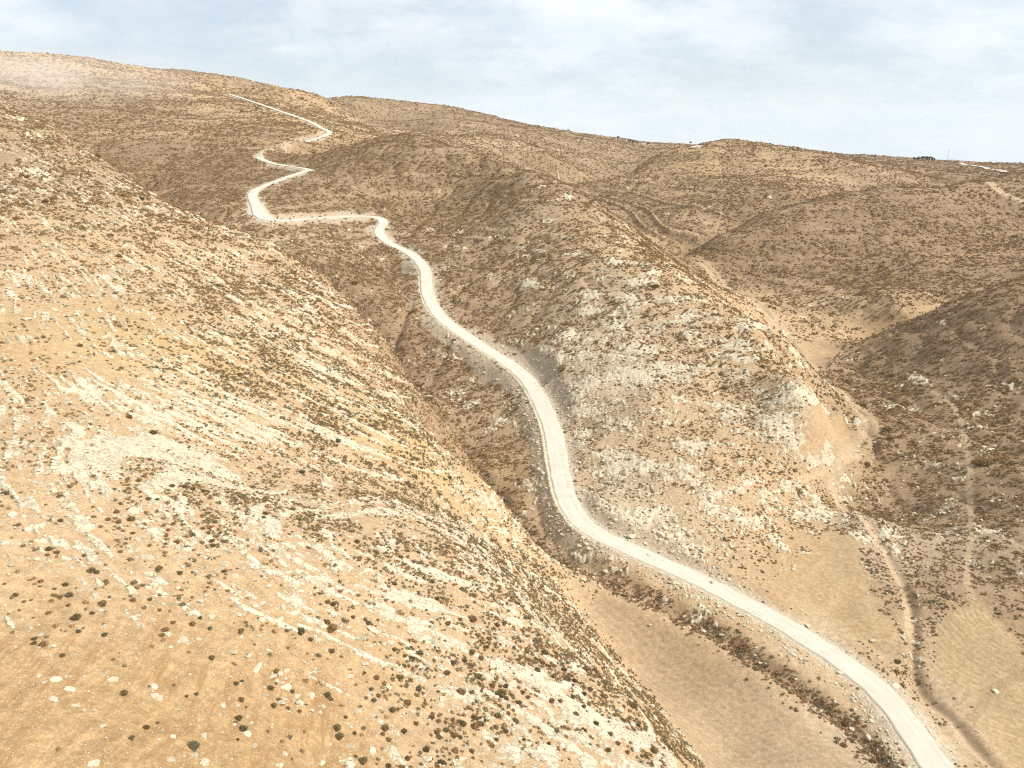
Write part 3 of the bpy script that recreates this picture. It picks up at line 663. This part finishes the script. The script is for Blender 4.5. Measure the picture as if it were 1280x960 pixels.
# ------------------------------------------------------------------ shapes of shrubs and stones
def shrub_mesh(name, seed, tufts, blade, subdiv, core=.74):
    r = random.Random(seed); bm = bmesh.new()
    bmesh.ops.create_icosphere(bm, subdivisions=subdiv, radius=.43)
    off = Vector((seed*3.1, seed*1.7, 0))
    for v in bm.verts:
        d = v.co.normalized(); k = 1 + .5*mnoise.noise(d*1.7+off) + .25*mnoise.noise(d*4.5+off)
        k *= core; v.co = Vector((d.x*.45*k, d.y*.45*k, max(-.10, d.z*.36*k + .07)))
    for i in range(tufts):
        a = r.uniform(0, 6.283); z = r.uniform(-.05, 1); q = math.sqrt(max(0, 1-z*z)); d = Vector((q*math.cos(a), q*math.sin(a), z))
        k = 1 + .5*mnoise.noise(d*1.7+off) + .25*mnoise.noise(d*4.5+off)
        k *= r.uniform(.72, 1.02); c = Vector((d.x*.44*k, d.y*.44*k, max(-.05, d.z*.35*k+.07)))
        d2 = (d + Vector((r.uniform(-.7, .7), r.uniform(-.7, .7), r.uniform(-.2, .7)))).normalized()
        s = d2.cross(Vector((r.uniform(-1, 1), r.uniform(-1, 1), r.uniform(-1, 1)))).normalized()*blade*r.uniform(.6, 1.3)
        t = c + d2*blade*r.uniform(1.1, 2.4); b = c - d2*blade*.8
        bm.faces.new([bm.verts.new(b-s*.6), bm.verts.new(b+s*.6), bm.verts.new(t+s*.35), bm.verts.new(t-s*.35)])
    me = bpy.data.meshes.new(name); bm.to_mesh(me); bm.free(); return me
def stone_mesh(name, seed, subdiv=2):
    r = random.Random(seed*13+1); bm = bmesh.new(); bmesh.ops.create_icosphere(bm, subdivisions=subdiv, radius=.5)
    pl = [(Vector((r.gauss(0, 1), r.gauss(0, 1), r.gauss(0, .8))).normalized(), r.uniform(.27, .46)) for _ in range(9)] + [(Vector((0, 0, 1)), r.uniform(.2, .34))]
    off = Vector((seed*2.3, 9, seed))
    for v in bm.verts:
        c = v.co.copy()
        for n, h in pl:
            e = c.dot(n) - h
            if e > 0: c -= n*e
        c *= 1 + .16*mnoise.noise(c*3.5+off) + .06*mnoise.noise(c*9+off)
        v.co = Vector((c.x, c.y, c.z*.8))
    me = bpy.data.meshes.new(name); bm.to_mesh(me); bm.free(); return me
SH_NEAR = [shrub_mesh('shrub', 10+i, 1500, .026, 3) for i in range(6)]
SH_FAR = [shrub_mesh('shrub_far', 30+i, 60, .085, 1, .8) for i in range(4)]
ST_NEAR = [stone_mesh('boulder', i, 4) for i in range(8)]
ST_FAR = [stone_mesh('stone', 20+i, 1) for i in range(4)]
for q in SH_NEAR: q.materials.append(SHRUBO)
for q in SH_FAR: q.materials.append(SHRUBI)
for q in ST_NEAR + ST_FAR: q.materials.append(ROCKM)

# ------------------------------------------------------------------ where they grow and lie
def draw_points(n_per_m2, rmin, rmax, half=41.5):
    """random spots, evenly spread over the land in view"""
    ar = R(half)*(rmax**2-rmin**2); n = int(ar*n_per_m2)
    r = np.sqrt(rng.uniform(rmin**2, rmax**2, n)); th = rng.uniform(-R(half), R(half), n)
    return r*np.sin(th), r*np.cos(th), r
hidV = np.clip(hidden, 0, 1)
def visible(x, y): return G.sample(hidV, x, y) < .022
def in_frame(x, y, z, pad=210):
    w = z-CAM_Z; t = y*CP - w*SP; u = 640+F*x/t; v = 480-F*(y*SP+w*CP)/t
    return (t > 1) & (u > -pad) & (u < 1280+pad) & (v < 960+pad), u, v, t
roadv = np.where(rD < 33, rD - rw, 30.0)
sx, sy, ss, stn = [], [], [], []
for rmin, rmax, dens, med in ((34, 150, 5.0, .41), (150, 300, 3.2, .55), (300, 480, 1.5, .74), (480, 800, .75, .92), (800, 1300, .26, 1.3), (1300, 2400, .045, 2.0)):
    x, y, r = draw_points(dens, rmin, rmax)
    k = visible(x, y); x, y, r = x[k], y[k], r[k]
    cv_ = G.sample(shrubc, x, y); rf_ = G.sample(rockf, x, y); rd_ = G.sample(roadv, x, y); gg = G.sample(np.minimum(gD, 30), x, y)
    cl = np.clip(1 + 2.6*fbm(x/4.5, y/4.5, 131, 2) + 1.6*fbm(x/17, y/17, 132, 2), .02, 3.2)
    cov = cv_*cl
    cov = cov*np.where(G.sample(spur, x, y) > .5, np.clip(1.05-1.6*G.sample(beds, x, y), .1, 2.2), 1)
    gul = np.exp(-((gg-1.0)/2.4)**2)*(gg < 20); cov = np.maximum(cov, 1.1*gul*np.clip(.8+1.3*perlin(x/6, y/6, 133), 0, 1))
    area = .72*med*med
    pr = np.clip(cov*np.where(r < 350, .80, .70), 0, .95)/area/dens*1.05
    pr = np.where(rf_ > .03, pr*.22, pr); pr = np.where(rd_ < .8, 0, pr); pr *= G.sample(1-flat, x, y)**4
    k = rng.random(len(x)) < pr; x, y = x[k], y[k]
    s = med*np.exp(rng.normal(0, np.where(r[k] < 230, .33, .40)))*np.where(gul[k] > .3, 1.1, 1)
    sx.append(x); sy.append(y); ss.append(s); stn.append(np.where(gul[k] > .35, rng.choice([.05, .3, .5, .95], len(x)), np.clip(rng.normal(np.where(r[k] < 230, .66, .42), .2), 0, 1)))
sx, sy, ss, stn = map(np.concatenate, (sx, sy, ss, stn))
sz = G.sample(Z, sx, sy); k, su, sv, st_ = in_frame(sx, sy, sz)
sx, sy, sz, ss, stn, su, sv, st_ = [a[k] for a in (sx, sy, sz, ss, stn, su, sv, st_)]

bx, by, bs = [], [], []
for rmin, rmax, dens, med in ((34, 160, 9.0, .33), (160, 330, 3.2, .5), (330, 520, .5, .75)):
    x, y, r = draw_points(dens, rmin, rmax)
    k = visible(x, y); x, y = x[k], y[k]
    rc_ = G.sample(rockc, x, y); rf_ = G.sample(rockf, x, y); rd_ = G.sample(roadv, x, y); b_ = G.sample(sc, x, y); gg = G.sample(np.minimum(gD, 30), x, y); fl = G.sample(flat, x, y); si = G.sample(np.where(rD < 30, np.sign(rS), 0), x, y)
    pr = .02 + .75*rc_*np.exp(-((rf_+.02)/.28)**2) + .12*rc_
    pr = np.maximum(pr, np.where((si > 0) & (rd_ < 6.5) & (rd_ > .6) & (y < 330), 1.0*np.clip(.8+1.4*perlin(x/5, y/5, 141), 0.15, 1)*np.exp(-((rd_-2.6)/2.4)**2), 0))
    pr = np.maximum(pr, .3*b_); pr = np.maximum(pr, .14*np.exp(-(gg/3)**2)*(gg < 20)); pr *= (1-.9*fl); pr = np.where(rd_ < .3, 0, pr)
    k = rng.random(len(x)) < pr; x, y = x[k], y[k]
    s = med*np.exp(rng.normal(-.1, .58, len(x))); bx.append(x); by.append(y); bs.append(s)
bx, by, bs = map(np.concatenate, (bx, by, bs)); bz = G.sample(Z, bx, by)
k, bu, bv, bt = in_frame(bx, by, bz); bx, by, bz, bs, bu, bv, bt = [a[k] for a in (bx, by, bz, bs, bu, bv, bt)]
bs = np.minimum(bs, np.where(bt < 150, .85, 1.9))

# shrubs and stones picked out one by one from the photo (position and width in it)
PS = """241,934,20 183,910,12 164,923,11 197,904,7 233,871,7 245,868,9 264,823,12 295,855,10 302,852,8 345,840,10 338,861,12 348,875,9 342,883,13 365,865,9 360,886,8 374,890,9 298,899,14 303,912,16 294,905,9 297,925,7
421,911,14 424,922,16 470,848,12 464,862,8 473,870,9 467,876,10 450,884,7 481,911,16 478,918,10 485,925,11 453,952,16 444,946,8 432,897,7 443,917,8 376,790,15 408,779,14 441,772,9 415,786,18 388,800,10 95,773,16 85,757,9 128,755,14 115,767,8 98,790,9
51,727,10 71,691,10 59,694,9 114,714,16 121,716,10 128,757,10 105,695,8 166,751,12 187,750,10 199,763,8 206,788,13 150,690,9 216,779,9 240,781,12 250,773,8 262,786,10 576,866,17 590,866,10 558,842,14 615,858,11 625,858,9 632,858,10 653,866,10 660,872,9 613,838,8
601,823,13 590,816,12 611,799,10 690,876,9 700,877,10 686,930,8 575,775,10 590,775,20 621,782,12 30,752,7 24,763,6 75,620,8 116,634,7 145,640,12 163,638,13 173,601,10 186,624,11 196,625,9 164,650,14 180,656,10 215,608,10 166,667,8 221,678,11 265,676,9 253,661,10 210,663,8
720,893,9 705,838,10 672,838,11 730,868,9 735,880,10 745,905,10 762,918,11 772,930,10 784,941,10 560,780,10 548,902,10 520,905,9 505,915,12 533,938,14 590,940,10 620,925,9 655,925,8""" 
BS = """255,920,7,9 243,945,9,10 321,836,8,20 389,870,11,8 389,888,7,7 404,883,7,7 332,870,7,6 308,918,11,5 292,906,8,4 356,943,7,9 402,955,10,10 340,846,11,7 350,842,12,8 358,838,9,6 346,851,8,6 356,848,8,5 357,860,14,10 372,870,6,8 221,887,7,4 213,950,12,8 48,845,10,7 55,853,9,7
45,676,9,8 53,677,11,7 84,633,12,11 75,640,9,8 15,645,14,14 8,610,12,10 47,699,9,6 55,704,9,6 185,735,9,9 172,675,11,9 184,697,16,9 166,640,18,14 110,660,16,18 60,590,10,12 25,625,10,7
466,895,7,7 474,885,9,7 489,908,8,6 437,878,6,5 640,855,14,10 650,845,10,8 669,849,10,8 691,869,8,10 700,920,10,8 705,905,9,8 776,870,7,8 789,905,12,10 775,888,12,9 768,855,7,6 610,850,8,6 655,880,12,8
890,728,7,7 874,700,6,4 840,690,8,8 826,690,7,6 812,694,6,5 724,683,9,8 736,686,8,7 710,650,7,6 625,627,9,11 618,617,6,7 697,640,5,5 702,668,5,5 770,650,9,8 790,670,12,10 800,655,9,7 808,661,11,8 818,664,9,8 826,668,12,9 838,671,13,10 847,668,10,8 855,662,9,7 832,660,10,8 845,658,9,7 862,668,8,7"""
def spots(txt, nf):
    o = []
    for tok in txt.split():
        a = [float(q) for q in tok.split(',')]; p = hit(a[0], a[1], Z); t = p[1]*CP-(p[2]-CAM_Z)*SP
        o.append((p, [q*t/F for q in a[2:]], a[0], a[1], a[2]))
    return o
PSs = spots(PS, 1); BSs = spots(BS, 2)
def clear_near(x, y, keep, Ls, k=.65):
    for p, w, *_ in Ls: keep &= (x-p[0])**2+(y-p[1])**2 > (w[0]*k)**2
    return keep
kp = clear_near(sx, sy, np.ones(len(sx), bool), PSs, .8); kp = clear_near(sx, sy, kp, BSs, .6)
sx, sy, sz, ss, stn, su, sv, st_ = [a[kp] for a in (sx, sy, sz, ss, stn, su, sv, st_)]
kp = clear_near(bx, by, np.ones(len(bx), bool), BSs, .6); kp = clear_near(bx, by, kp, PSs, .5)
bx, by, bz, bs, bu, bv, bt = [a[kp] for a in (bx, by, bz, bs, bu, bv, bt)]

# where something stands, in words
def where(u, v):
    if u < 470 and v > 770 and v > 770+(0 if u < 330 else (u-330)*.25): return 'tilled', 'on the bare tilled soil at lower left'
    if v > 560 and u < 330 and v < 770: return 'beds', 'among the white rock beds left of centre'
    if u > 690 and v > 760 and u < 930 and (u-690) > (v-960)*.8+140: return 'rim', 'along the spur rim by the valley field'
    if u < 760 and v >= 740 and u > 400: return 'nose', 'on the rocky spur near bottom centre'
    if u < 690 and v > 560: return 'flank', 'on the streaked spur slope above the gully'
    if u < 560 and v < 560: return 'upper', 'on the upper shoulder of the left spur'
    if u > 1120 and v > 560: return 'right', 'on the brown slope along the right edge'
    if u > 640 and v < 700: return 'hill', 'on the pale middle hill right of the road'
    if v > 640 and u < 1130: return 'gully', 'in the gully strip beside the lower road'
    return 'mid', 'on the slope below the road bends'
def inview(u, v): return 0 <= u <= 1280 and 0 <= v <= 960

# the 300 shrubs that show largest stand on their own, the rest are one scattered mass
big_px = ss/st_*F; ok = (su > -8) & (su < 1288) & (sv < 968)
order = np.argsort(-np.where(ok, big_px, 0)); nsh = 298 - len(PSs)
own = order[:nsh]; rest = np.setdiff1d(np.arange(len(sx)), own)
tone_w = lambda t: 'reddish brown' if t < .2 else ('brown' if t < .5 else ('olive brown' if t < .75 else 'grey green'))
size_w = lambda px: 'broad' if px > 13.5 else ('mid-sized' if px > 9.5 else 'small')
prng = random.Random(5)
def put_shrub(p, w, tone, u, v, px):
    zn, words = where(u, v); sw, tw = size_w(px), tone_w(tone)
    o = link('shrub', prng.choice(SH_NEAR)); sc_ = w*1.0
    o.location = (p[0], p[1], p[2]-.03*w); o.rotation_euler = (prng.uniform(-.15, .15), prng.uniform(-.15, .15), prng.uniform(0, 6.28))
    o.scale = (sc_*prng.uniform(.9, 1.15), sc_*prng.uniform(.85, 1.1), sc_*prng.uniform(.7, 1.0)); o['tone'] = tone
    tag(o, f'{sw} {tw} dome-shaped thorny shrub {words}', 'shrub', f'{sw} {tw} shrubs {words}'); return o
for p, w, u, v, px in PSs: put_shrub(p, w[0]*.82, prng.choice([.35, .5, .7, .8, .9, .97] if where(u, v)[0] == 'tilled' else [.15, .3, .4, .5, .6, .75]), u, v, px)
for i in own: put_shrub((sx[i], sy[i], sz[i]), ss[i], float(stn[i]), su[i], sv[i], big_px[i])
bpx = bs/bt*F; okb = (bu > -8) & (bu < 1288) & (bv < 968); orderb = np.argsort(-np.where(okb, bpx, 0)); nbo = 298 - len(BSs)
ownb = orderb[:nbo]; restb = np.setdiff1d(np.arange(len(bx)), ownb)
def put_stone(p, w, h, u, v, px):
    zn, words = where(u, v); sw = 'big' if px > 11 else ('mid-sized' if px > 7 else 'small'); fl = h < .62*w; lg = h > 1.25*w
    sh = 'low slab-like' if fl else ('upright elongated' if lg else 'blocky')
    o = link('boulder', prng.choice(ST_NEAR)); o.location = (p[0], p[1], p[2]+.03*min(w, h)); o.rotation_euler = (prng.uniform(-.25, .25), prng.uniform(-.25, .25), prng.uniform(0, 6.28))
    if lg or fl: o.rotation_euler[2] = prng.uniform(-.3, .3)
    o.scale = (w*1.1, (h*1.3 if lg else w*prng.uniform(.75, 1.0)), min(w, h)*prng.uniform(.75, 1.0)); o['tone'] = .5
    tag(o, f'{sw} {sh} pale boulder {words}', 'boulder', f'{sw} {sh} boulders {words}'); return o
for p, w, u, v, px in BSs:
    o = put_stone(p, w[0], w[1], u, v, px)
    if (u, v) == (890, 728): o['label'] = 'single pale boulder sitting on the right edge of the dirt road'; del o['group']
    if (u, v) == (625, 627): o['label'] = 'round white boulder standing at the edge of the dark gully'; del o['group']
for i in ownb: put_stone((bx[i], by[i], bz[i]), bs[i], bs[i]*prng.uniform(.55, 1.0), bu[i], bv[i], bpx[i])

def scatter(name, x, y, z, s, tone, protos, sink, flatz, label, cat):
    me = bpy.data.meshes.new(name); n = len(x); me.vertices.add(n)
    me.vertices.foreach_set('co', np.stack([x, y, z-sink*s], 1).astype(np.float32).ravel())
    vattr(me, 'rot', np.stack([rng.normal(0, .14, n), rng.normal(0, .14, n), rng.uniform(0, 6.283, n)], 1))
    vattr(me, 'scl', np.stack([s*rng.uniform(.8, 1.2, n), s*rng.uniform(.8, 1.2, n), s*rng.uniform(*flatz, n)], 1))
    fattr(me, 'tone', tone)
    pc = bpy.data.collections.new(name + '_shapes')
    for q in protos: pc.objects.link(bpy.data.objects.new(q.name, q))
    o = link(name, me)
    g = bpy.data.node_groups.new(name + '_scatter', 'GeometryNodeTree')
    g.interface.new_socket('Geometry', in_out='INPUT', socket_type='NodeSocketGeometry'); g.interface.new_socket('Geometry', in_out='OUTPUT', socket_type='NodeSocketGeometry')
    gi, go = g.nodes.new('NodeGroupInput'), g.nodes.new('NodeGroupOutput'); ip = g.nodes.new('GeometryNodeInstanceOnPoints'); ci = g.nodes.new('GeometryNodeCollectionInfo')
    ci.inputs['Collection'].default_value = pc; ci.inputs['Separate Children'].default_value = True; ci.inputs['Reset Children'].default_value = True
    def na(nm, dt):
        q = g.nodes.new('GeometryNodeInputNamedAttribute'); q.data_type = dt; q.inputs[0].default_value = nm; return q.outputs[0]
    er = g.nodes.new('FunctionNodeEulerToRotation'); g.links.new(na('rot', 'FLOAT_VECTOR'), er.inputs[0])
    rv = g.nodes.new('FunctionNodeRandomValue'); rv.data_type = 'INT'
    for sck in rv.inputs:
        if sck.type == 'INT' and sck.name == 'Min': sck.default_value = 0
        if sck.type == 'INT' and sck.name == 'Max': sck.default_value = len(protos)-1
    g.links.new(gi.outputs[0], ip.inputs['Points']); g.links.new(ci.outputs[0], ip.inputs['Instance']); ip.inputs['Pick Instance'].default_value = True
    g.links.new([q for q in rv.outputs if q.type == 'INT' and q.enabled][0], ip.inputs['Instance Index'])
    g.links.new(er.outputs[0], ip.inputs['Rotation']); g.links.new(na('scl', 'FLOAT_VECTOR'), ip.inputs['Scale']); g.links.new(ip.outputs[0], go.inputs[0])
    o.modifiers.new('scatter', 'NODES').node_group = g
    return tag(o, label, cat, kind='stuff')
print('shrubs', len(rest), 'stones', len(restb))
scatter('dry_scrub', sx[rest], sy[rest], sz[rest], ss[rest], stn[rest], SH_FAR, .03, (.7, 1.05), 'low brown dry scrub covering the hillsides in thousands of small clumps', 'scrub')
scatter('loose_stones', bx[restb], by[restb], bz[restb], bs[restb], np.full(len(restb), .5), ST_FAR, -.06, (.5, .95), 'loose pale limestone rubble strewn over the slopes and the road bank', 'rubble')
# ------------------------------------------------------------------ trees, mast and buildings on the far ridges
def empty(name, loc, rz=0):
    o = bpy.data.objects.new(name, None); COL.objects.link(o); o.location = loc; o.rotation_euler = (0, 0, rz); return o
def bm_obj(name, bm, mat, parent):
    me = bpy.data.meshes.new(name); bm.to_mesh(me); bm.free(); return link(name, me, mat, parent)
def add_box(bm, x0, x1, y0, y1, z0, z1):
    bmesh.ops.create_cube(bm, size=1, matrix=Matrix.Translation(((x0+x1)/2, (y0+y1)/2, (z0+z1)/2)) @ Matrix.Diagonal((x1-x0, y1-y0, z1-z0, 1)))
def add_bar(bm, a, b, r, seg=6, r2=None):
    a, b = Vector(a), Vector(b); d = b-a
    bmesh.ops.create_cone(bm, cap_ends=True, segments=seg, radius1=r, radius2=r if r2 is None else r2, depth=d.length, matrix=Matrix.Translation((a+b)/2) @ d.to_track_quat('Z', 'Y').to_matrix().to_4x4())
def ridge_pos(px, py):
    """the land's visible edge (or the spot on it) at a photo position: far skyline things stand here"""
    for k in range(60):
        p = hit(px, py + k*.25, Z)
        if p[1] < 3300 and math.hypot(p[0], p[1]) < 3300: return p
    return p
def tree(px, py, hpx, wide, label, seed):
    p = ridge_pos(px, py); t = p[1]*CP-(p[2]-CAM_Z)*SP; h = hpx*t/F; r = random.Random(seed)
    o = tag(empty('tree', (p[0], p[1], p[2]-.3)), label, 'tree', 'trees on the far ridges')
    b = bmesh.new(); add_bar(b, (0, 0, 0), (0, 0, h*.55), h*.045, 7, h*.02)
    for k in range(4):
        a = k*1.6+r.random(); add_bar(b, (0, 0, h*(.3+.05*k)), (math.cos(a)*h*.22*wide, math.sin(a)*h*.22*wide, h*.65), h*.018, 5, h*.006)
    bm_obj('trunk', b, BARK, o)
    b = bmesh.new()
    cl = [(Vector((r.uniform(-.3, .3)*wide, r.uniform(-.3, .3)*wide, r.uniform(.4, .85)))*h, r.uniform(.14, .24)*h) for _ in range(9)]
    for c, q in cl:
        for _ in range(70):
            d = Vector((r.gauss(0, 1), r.gauss(0, 1), r.gauss(0, .8))).normalized()*q*r.uniform(.5, 1.05); e = Vector((r.gauss(0, 1), r.gauss(0, 1), r.gauss(0, 1))).normalized()*h*.05; f = e.cross(d).normalized()*h*.05
            w = c+d; b.faces.new([b.verts.new(w-e-f), b.verts.new(w+e-f), b.verts.new(w+e+f), b.verts.new(w-e+f)])
    bm_obj('crown', b, LEAF, o); return o
for i, (px, py, h, w, lb) in enumerate([
  (1143, 200.2, 4.0, 1.5, 'leftmost low dark tree of the small grove on the right skyline'), (1148, 200.0, 4.6, 1.4, 'dark tree second from the left in the skyline grove'),
  (1152.5, 200.0, 5.0, 1.4, 'dark rounded tree in the middle of the skyline grove'), (1157, 200.0, 5.2, 1.4, 'tallest dark tree of the skyline grove'),
  (1161.5, 200.0, 5.0, 1.4, 'dark tree just left of the white house on the skyline'), (1166, 201.0, 3.6, 1.5, 'low dark tree beside the white house on the skyline'),
  (991, 187.6, 3.0, 1.6, 'lone dark bushy tree on the right shoulder of the terraced hill'), (863, 180.2, 3.6, .8, 'thin dark tree on the skyline left of the short pale road'),
  (773, 173.5, 3.4, 1.6, 'dark tree left of the hamlet on the far ridge'), (787, 177.6, 3.8, 1.7, 'dark tree in front of the hamlet houses'), (792, 178.6, 3.8, 1.7, 'broad dark tree right of the hamlet houses'),
  (796, 178.8, 3.2, 1.5, 'small dark tree at the right end of the hamlet'), (810, 181.0, 3.5, .9, 'narrow dark tree standing apart below the hamlet'), (1064, 196.3, 2.4, 1.8, 'low dark bush-like tree on the right plateau edge'),
  (142, 85.2, 2.2, 2.4, 'low dark bushes-like tree on the left crest'), (765, 232, 3.0, 2.2, 'dark tree in the side valley left of the terraced hill')]):
    tree(px, py, h, w, lb, 200+i)

def house(px, py, wpx, hpx, mat, label, doors=True, rz=0.1):
    p = ridge_pos(px, py); t = p[1]*CP-(p[2]-CAM_Z)*SP; w = wpx*t/F; h = hpx*t/F; d = w*.7
    o = tag(empty('house', (p[0], p[1], p[2]-.4), rz), label, 'house')
    b = bmesh.new(); add_box(b, -w/2, w/2, -d/2, d/2, 0, h); bm_obj('wall', b, mat, o)
    b = bmesh.new(); add_box(b, -w/2-.25, w/2+.25, -d/2-.25, d/2+.25, h+.003, h+.35); bm_obj('roof', b, CONC, o)
    for k in (-.28, .3):
        b = bmesh.new(); add_box(b, w*k-.6, w*k+.6, -d/2-.06, -d/2-.004, h*.4, h*.4+1.2); bm_obj('window', b, DARK, o)
    if doors:
        b = bmesh.new(); add_box(b, -.5, .5, -d/2-.06, -d/2-.004, .1, 2.1); bm_obj('door', b, SHEET, o)
house(1164, 199.2, 5.0, 2.6, PLASTER, 'small white flat-roofed house beside the dark skyline grove')
house(1184, 202.3, 5.0, 1.7, SHEET, 'low dark shed at the foot of the radio mast', True, .2)
house(1195, 203.0, 4.5, 1.6, SHEET, 'low dark shed right of the radio mast on the skyline', True, -.1)
house(781, 176.5, 4.5, 2.2, PLASTER, 'pale flat-roofed house at the left of the far hamlet', True, -.3)
house(800, 178.2, 6.0, 2.0, CONC, 'long grey house at the right of the far hamlet', True, .1)
house(815, 179.0, 4.0, 1.8, PLASTER, 'small pale house standing apart right of the far hamlet', True, .4)

p = ridge_pos(1183, 202.5); t = p[1]*CP-(p[2]-CAM_Z)*SP; h = 15.0*t/F
mast = tag(empty('radio_mast', (p[0], p[1], p[2]-.5)), 'tall thin lattice radio mast on the right skyline', 'mast'); mast.rotation_euler = (0, R(5), 0)
b = bmesh.new(); q = .55
for k in range(3):
    a = k*2.094; a2 = (k+1)*2.094; add_bar(b, (q*math.cos(a), q*math.sin(a), 0), (q*.5*math.cos(a), q*.5*math.sin(a), h), .09)
    for j in range(14):
        z0, z1 = h*j/14, h*(j+1)/14; f0, f1 = 1-.5*j/14, 1-.5*(j+1)/14
        add_bar(b, (q*f0*math.cos(a), q*f0*math.sin(a), z0), (q*f1*math.cos(a2), q*f1*math.sin(a2), z1), .05, 5)
bm_obj('lattice', b, STEEL, mast)
b = bmesh.new(); add_bar(b, (0, 0, h), (0, 0, h+2.5), .06); bm_obj('antenna', b, STEEL, mast)
b = bmesh.new(); bmesh.ops.create_cone(b, cap_ends=True, segments=16, radius1=.9, radius2=.9, depth=.5, matrix=Matrix.Translation((0, -.6, h*.93)) @ Matrix.Rotation(R(90), 4, 'X')); bm_obj('dish', b, PLASTER, mast)
b = bmesh.new(); add_box(b, -1.2, 1.2, -1.2, 1.2, -.3, .6); bm_obj('footing', b, CONC, mast)

# ------------------------------------------------------------------ dust drifting over the left crest, and the air
def volume(name, colr, dens, aniso=0.0, shape=None):
    mt = bpy.data.materials.new(name); mt.use_nodes = True; t = mt.node_tree; t.nodes.clear(); o = t.nodes.new('ShaderNodeOutputMaterial'); v = t.nodes.new('ShaderNodeVolumePrincipled')
    v.inputs['Color'].default_value = colr + (1,); v.inputs['Density'].default_value = dens; v.inputs['Anisotropy'].default_value = aniso; t.links.new(v.outputs[0], o.inputs['Volume']); return mt, t, v
# the dust raised on the crest at the upper left
p = hit(40, 116, Z); b = bmesh.new(); bmesh.ops.create_icosphere(b, subdivisions=4, radius=1.0)
dx_, dy_, dz_ = 330.0, 130.0, 40.0
for v in b.verts: v.co = Vector((v.co.x*dx_, v.co.y*dy_, v.co.z*dz_))
me = bpy.data.meshes.new('dust_cloud'); b.to_mesh(me); b.free()
mt, t, v = volume('drifting_dust', (.93, .90, .86), .0, 0.0)
tcn = t.nodes.new('ShaderNodeTexCoord'); mp = t.nodes.new('ShaderNodeMapping'); mp.inputs['Scale'].default_value = (1/dx_, 1/dy_, 1/dz_); t.links.new(tcn.outputs['Object'], mp.inputs[0])
ln = t.nodes.new('ShaderNodeVectorMath'); ln.operation = 'LENGTH'; t.links.new(mp.outputs[0], ln.inputs[0])
fall = t.nodes.new('ShaderNodeMapRange'); fall.interpolation_type = 'SMOOTHSTEP'; t.links.new(ln.outputs['Value'], fall.inputs[0]); fall.inputs[1].default_value = 1.0; fall.inputs[2].default_value = .1; fall.inputs[3].default_value = 0; fall.inputs[4].default_value = 1
nz = t.nodes.new('ShaderNodeTexNoise'); nz.inputs['Scale'].default_value = .018; nz.inputs['Detail'].default_value = 4; t.links.new(tcn.outputs['Object'], nz.inputs['Vector'])
nr2 = t.nodes.new('ShaderNodeMapRange'); t.links.new(nz.outputs['Fac'], nr2.inputs[0]); nr2.inputs[1].default_value = .35; nr2.inputs[2].default_value = .7
mu = t.nodes.new('ShaderNodeMath'); mu.operation = 'MULTIPLY'; t.links.new(fall.outputs[0], mu.inputs[0]); t.links.new(nr2.outputs[0], mu.inputs[1])
mu2 = t.nodes.new('ShaderNodeMath'); mu2.operation = 'MULTIPLY'; t.links.new(mu.outputs[0], mu2.inputs[0]); mu2.inputs[1].default_value = .0105; t.links.new(mu2.outputs[0], v.inputs['Density'])
o = link('dust_cloud', me, mt); o.location = (p[0]-25, p[1]-30, p[2]+14); tag(o, 'pale dust cloud drifting low over the far left hillside', 'dust', kind='stuff')
HAZE = True
if HAZE:
    b = bmesh.new(); add_box(b, -4700, 4700, -4700, 4700, float(Z.min())-1.0, float(max(Z.max(), CAM_Z))+60)
    me = bpy.data.meshes.new('haze'); b.to_mesh(me); b.free(); mt, t, v = volume('hazy_air', (.90, .95, 1.0), .000035); link('haze', me, mt); tag(bpy.data.objects['haze'], 'thin pale haze filling the air over the hills', 'haze', kind='stuff')
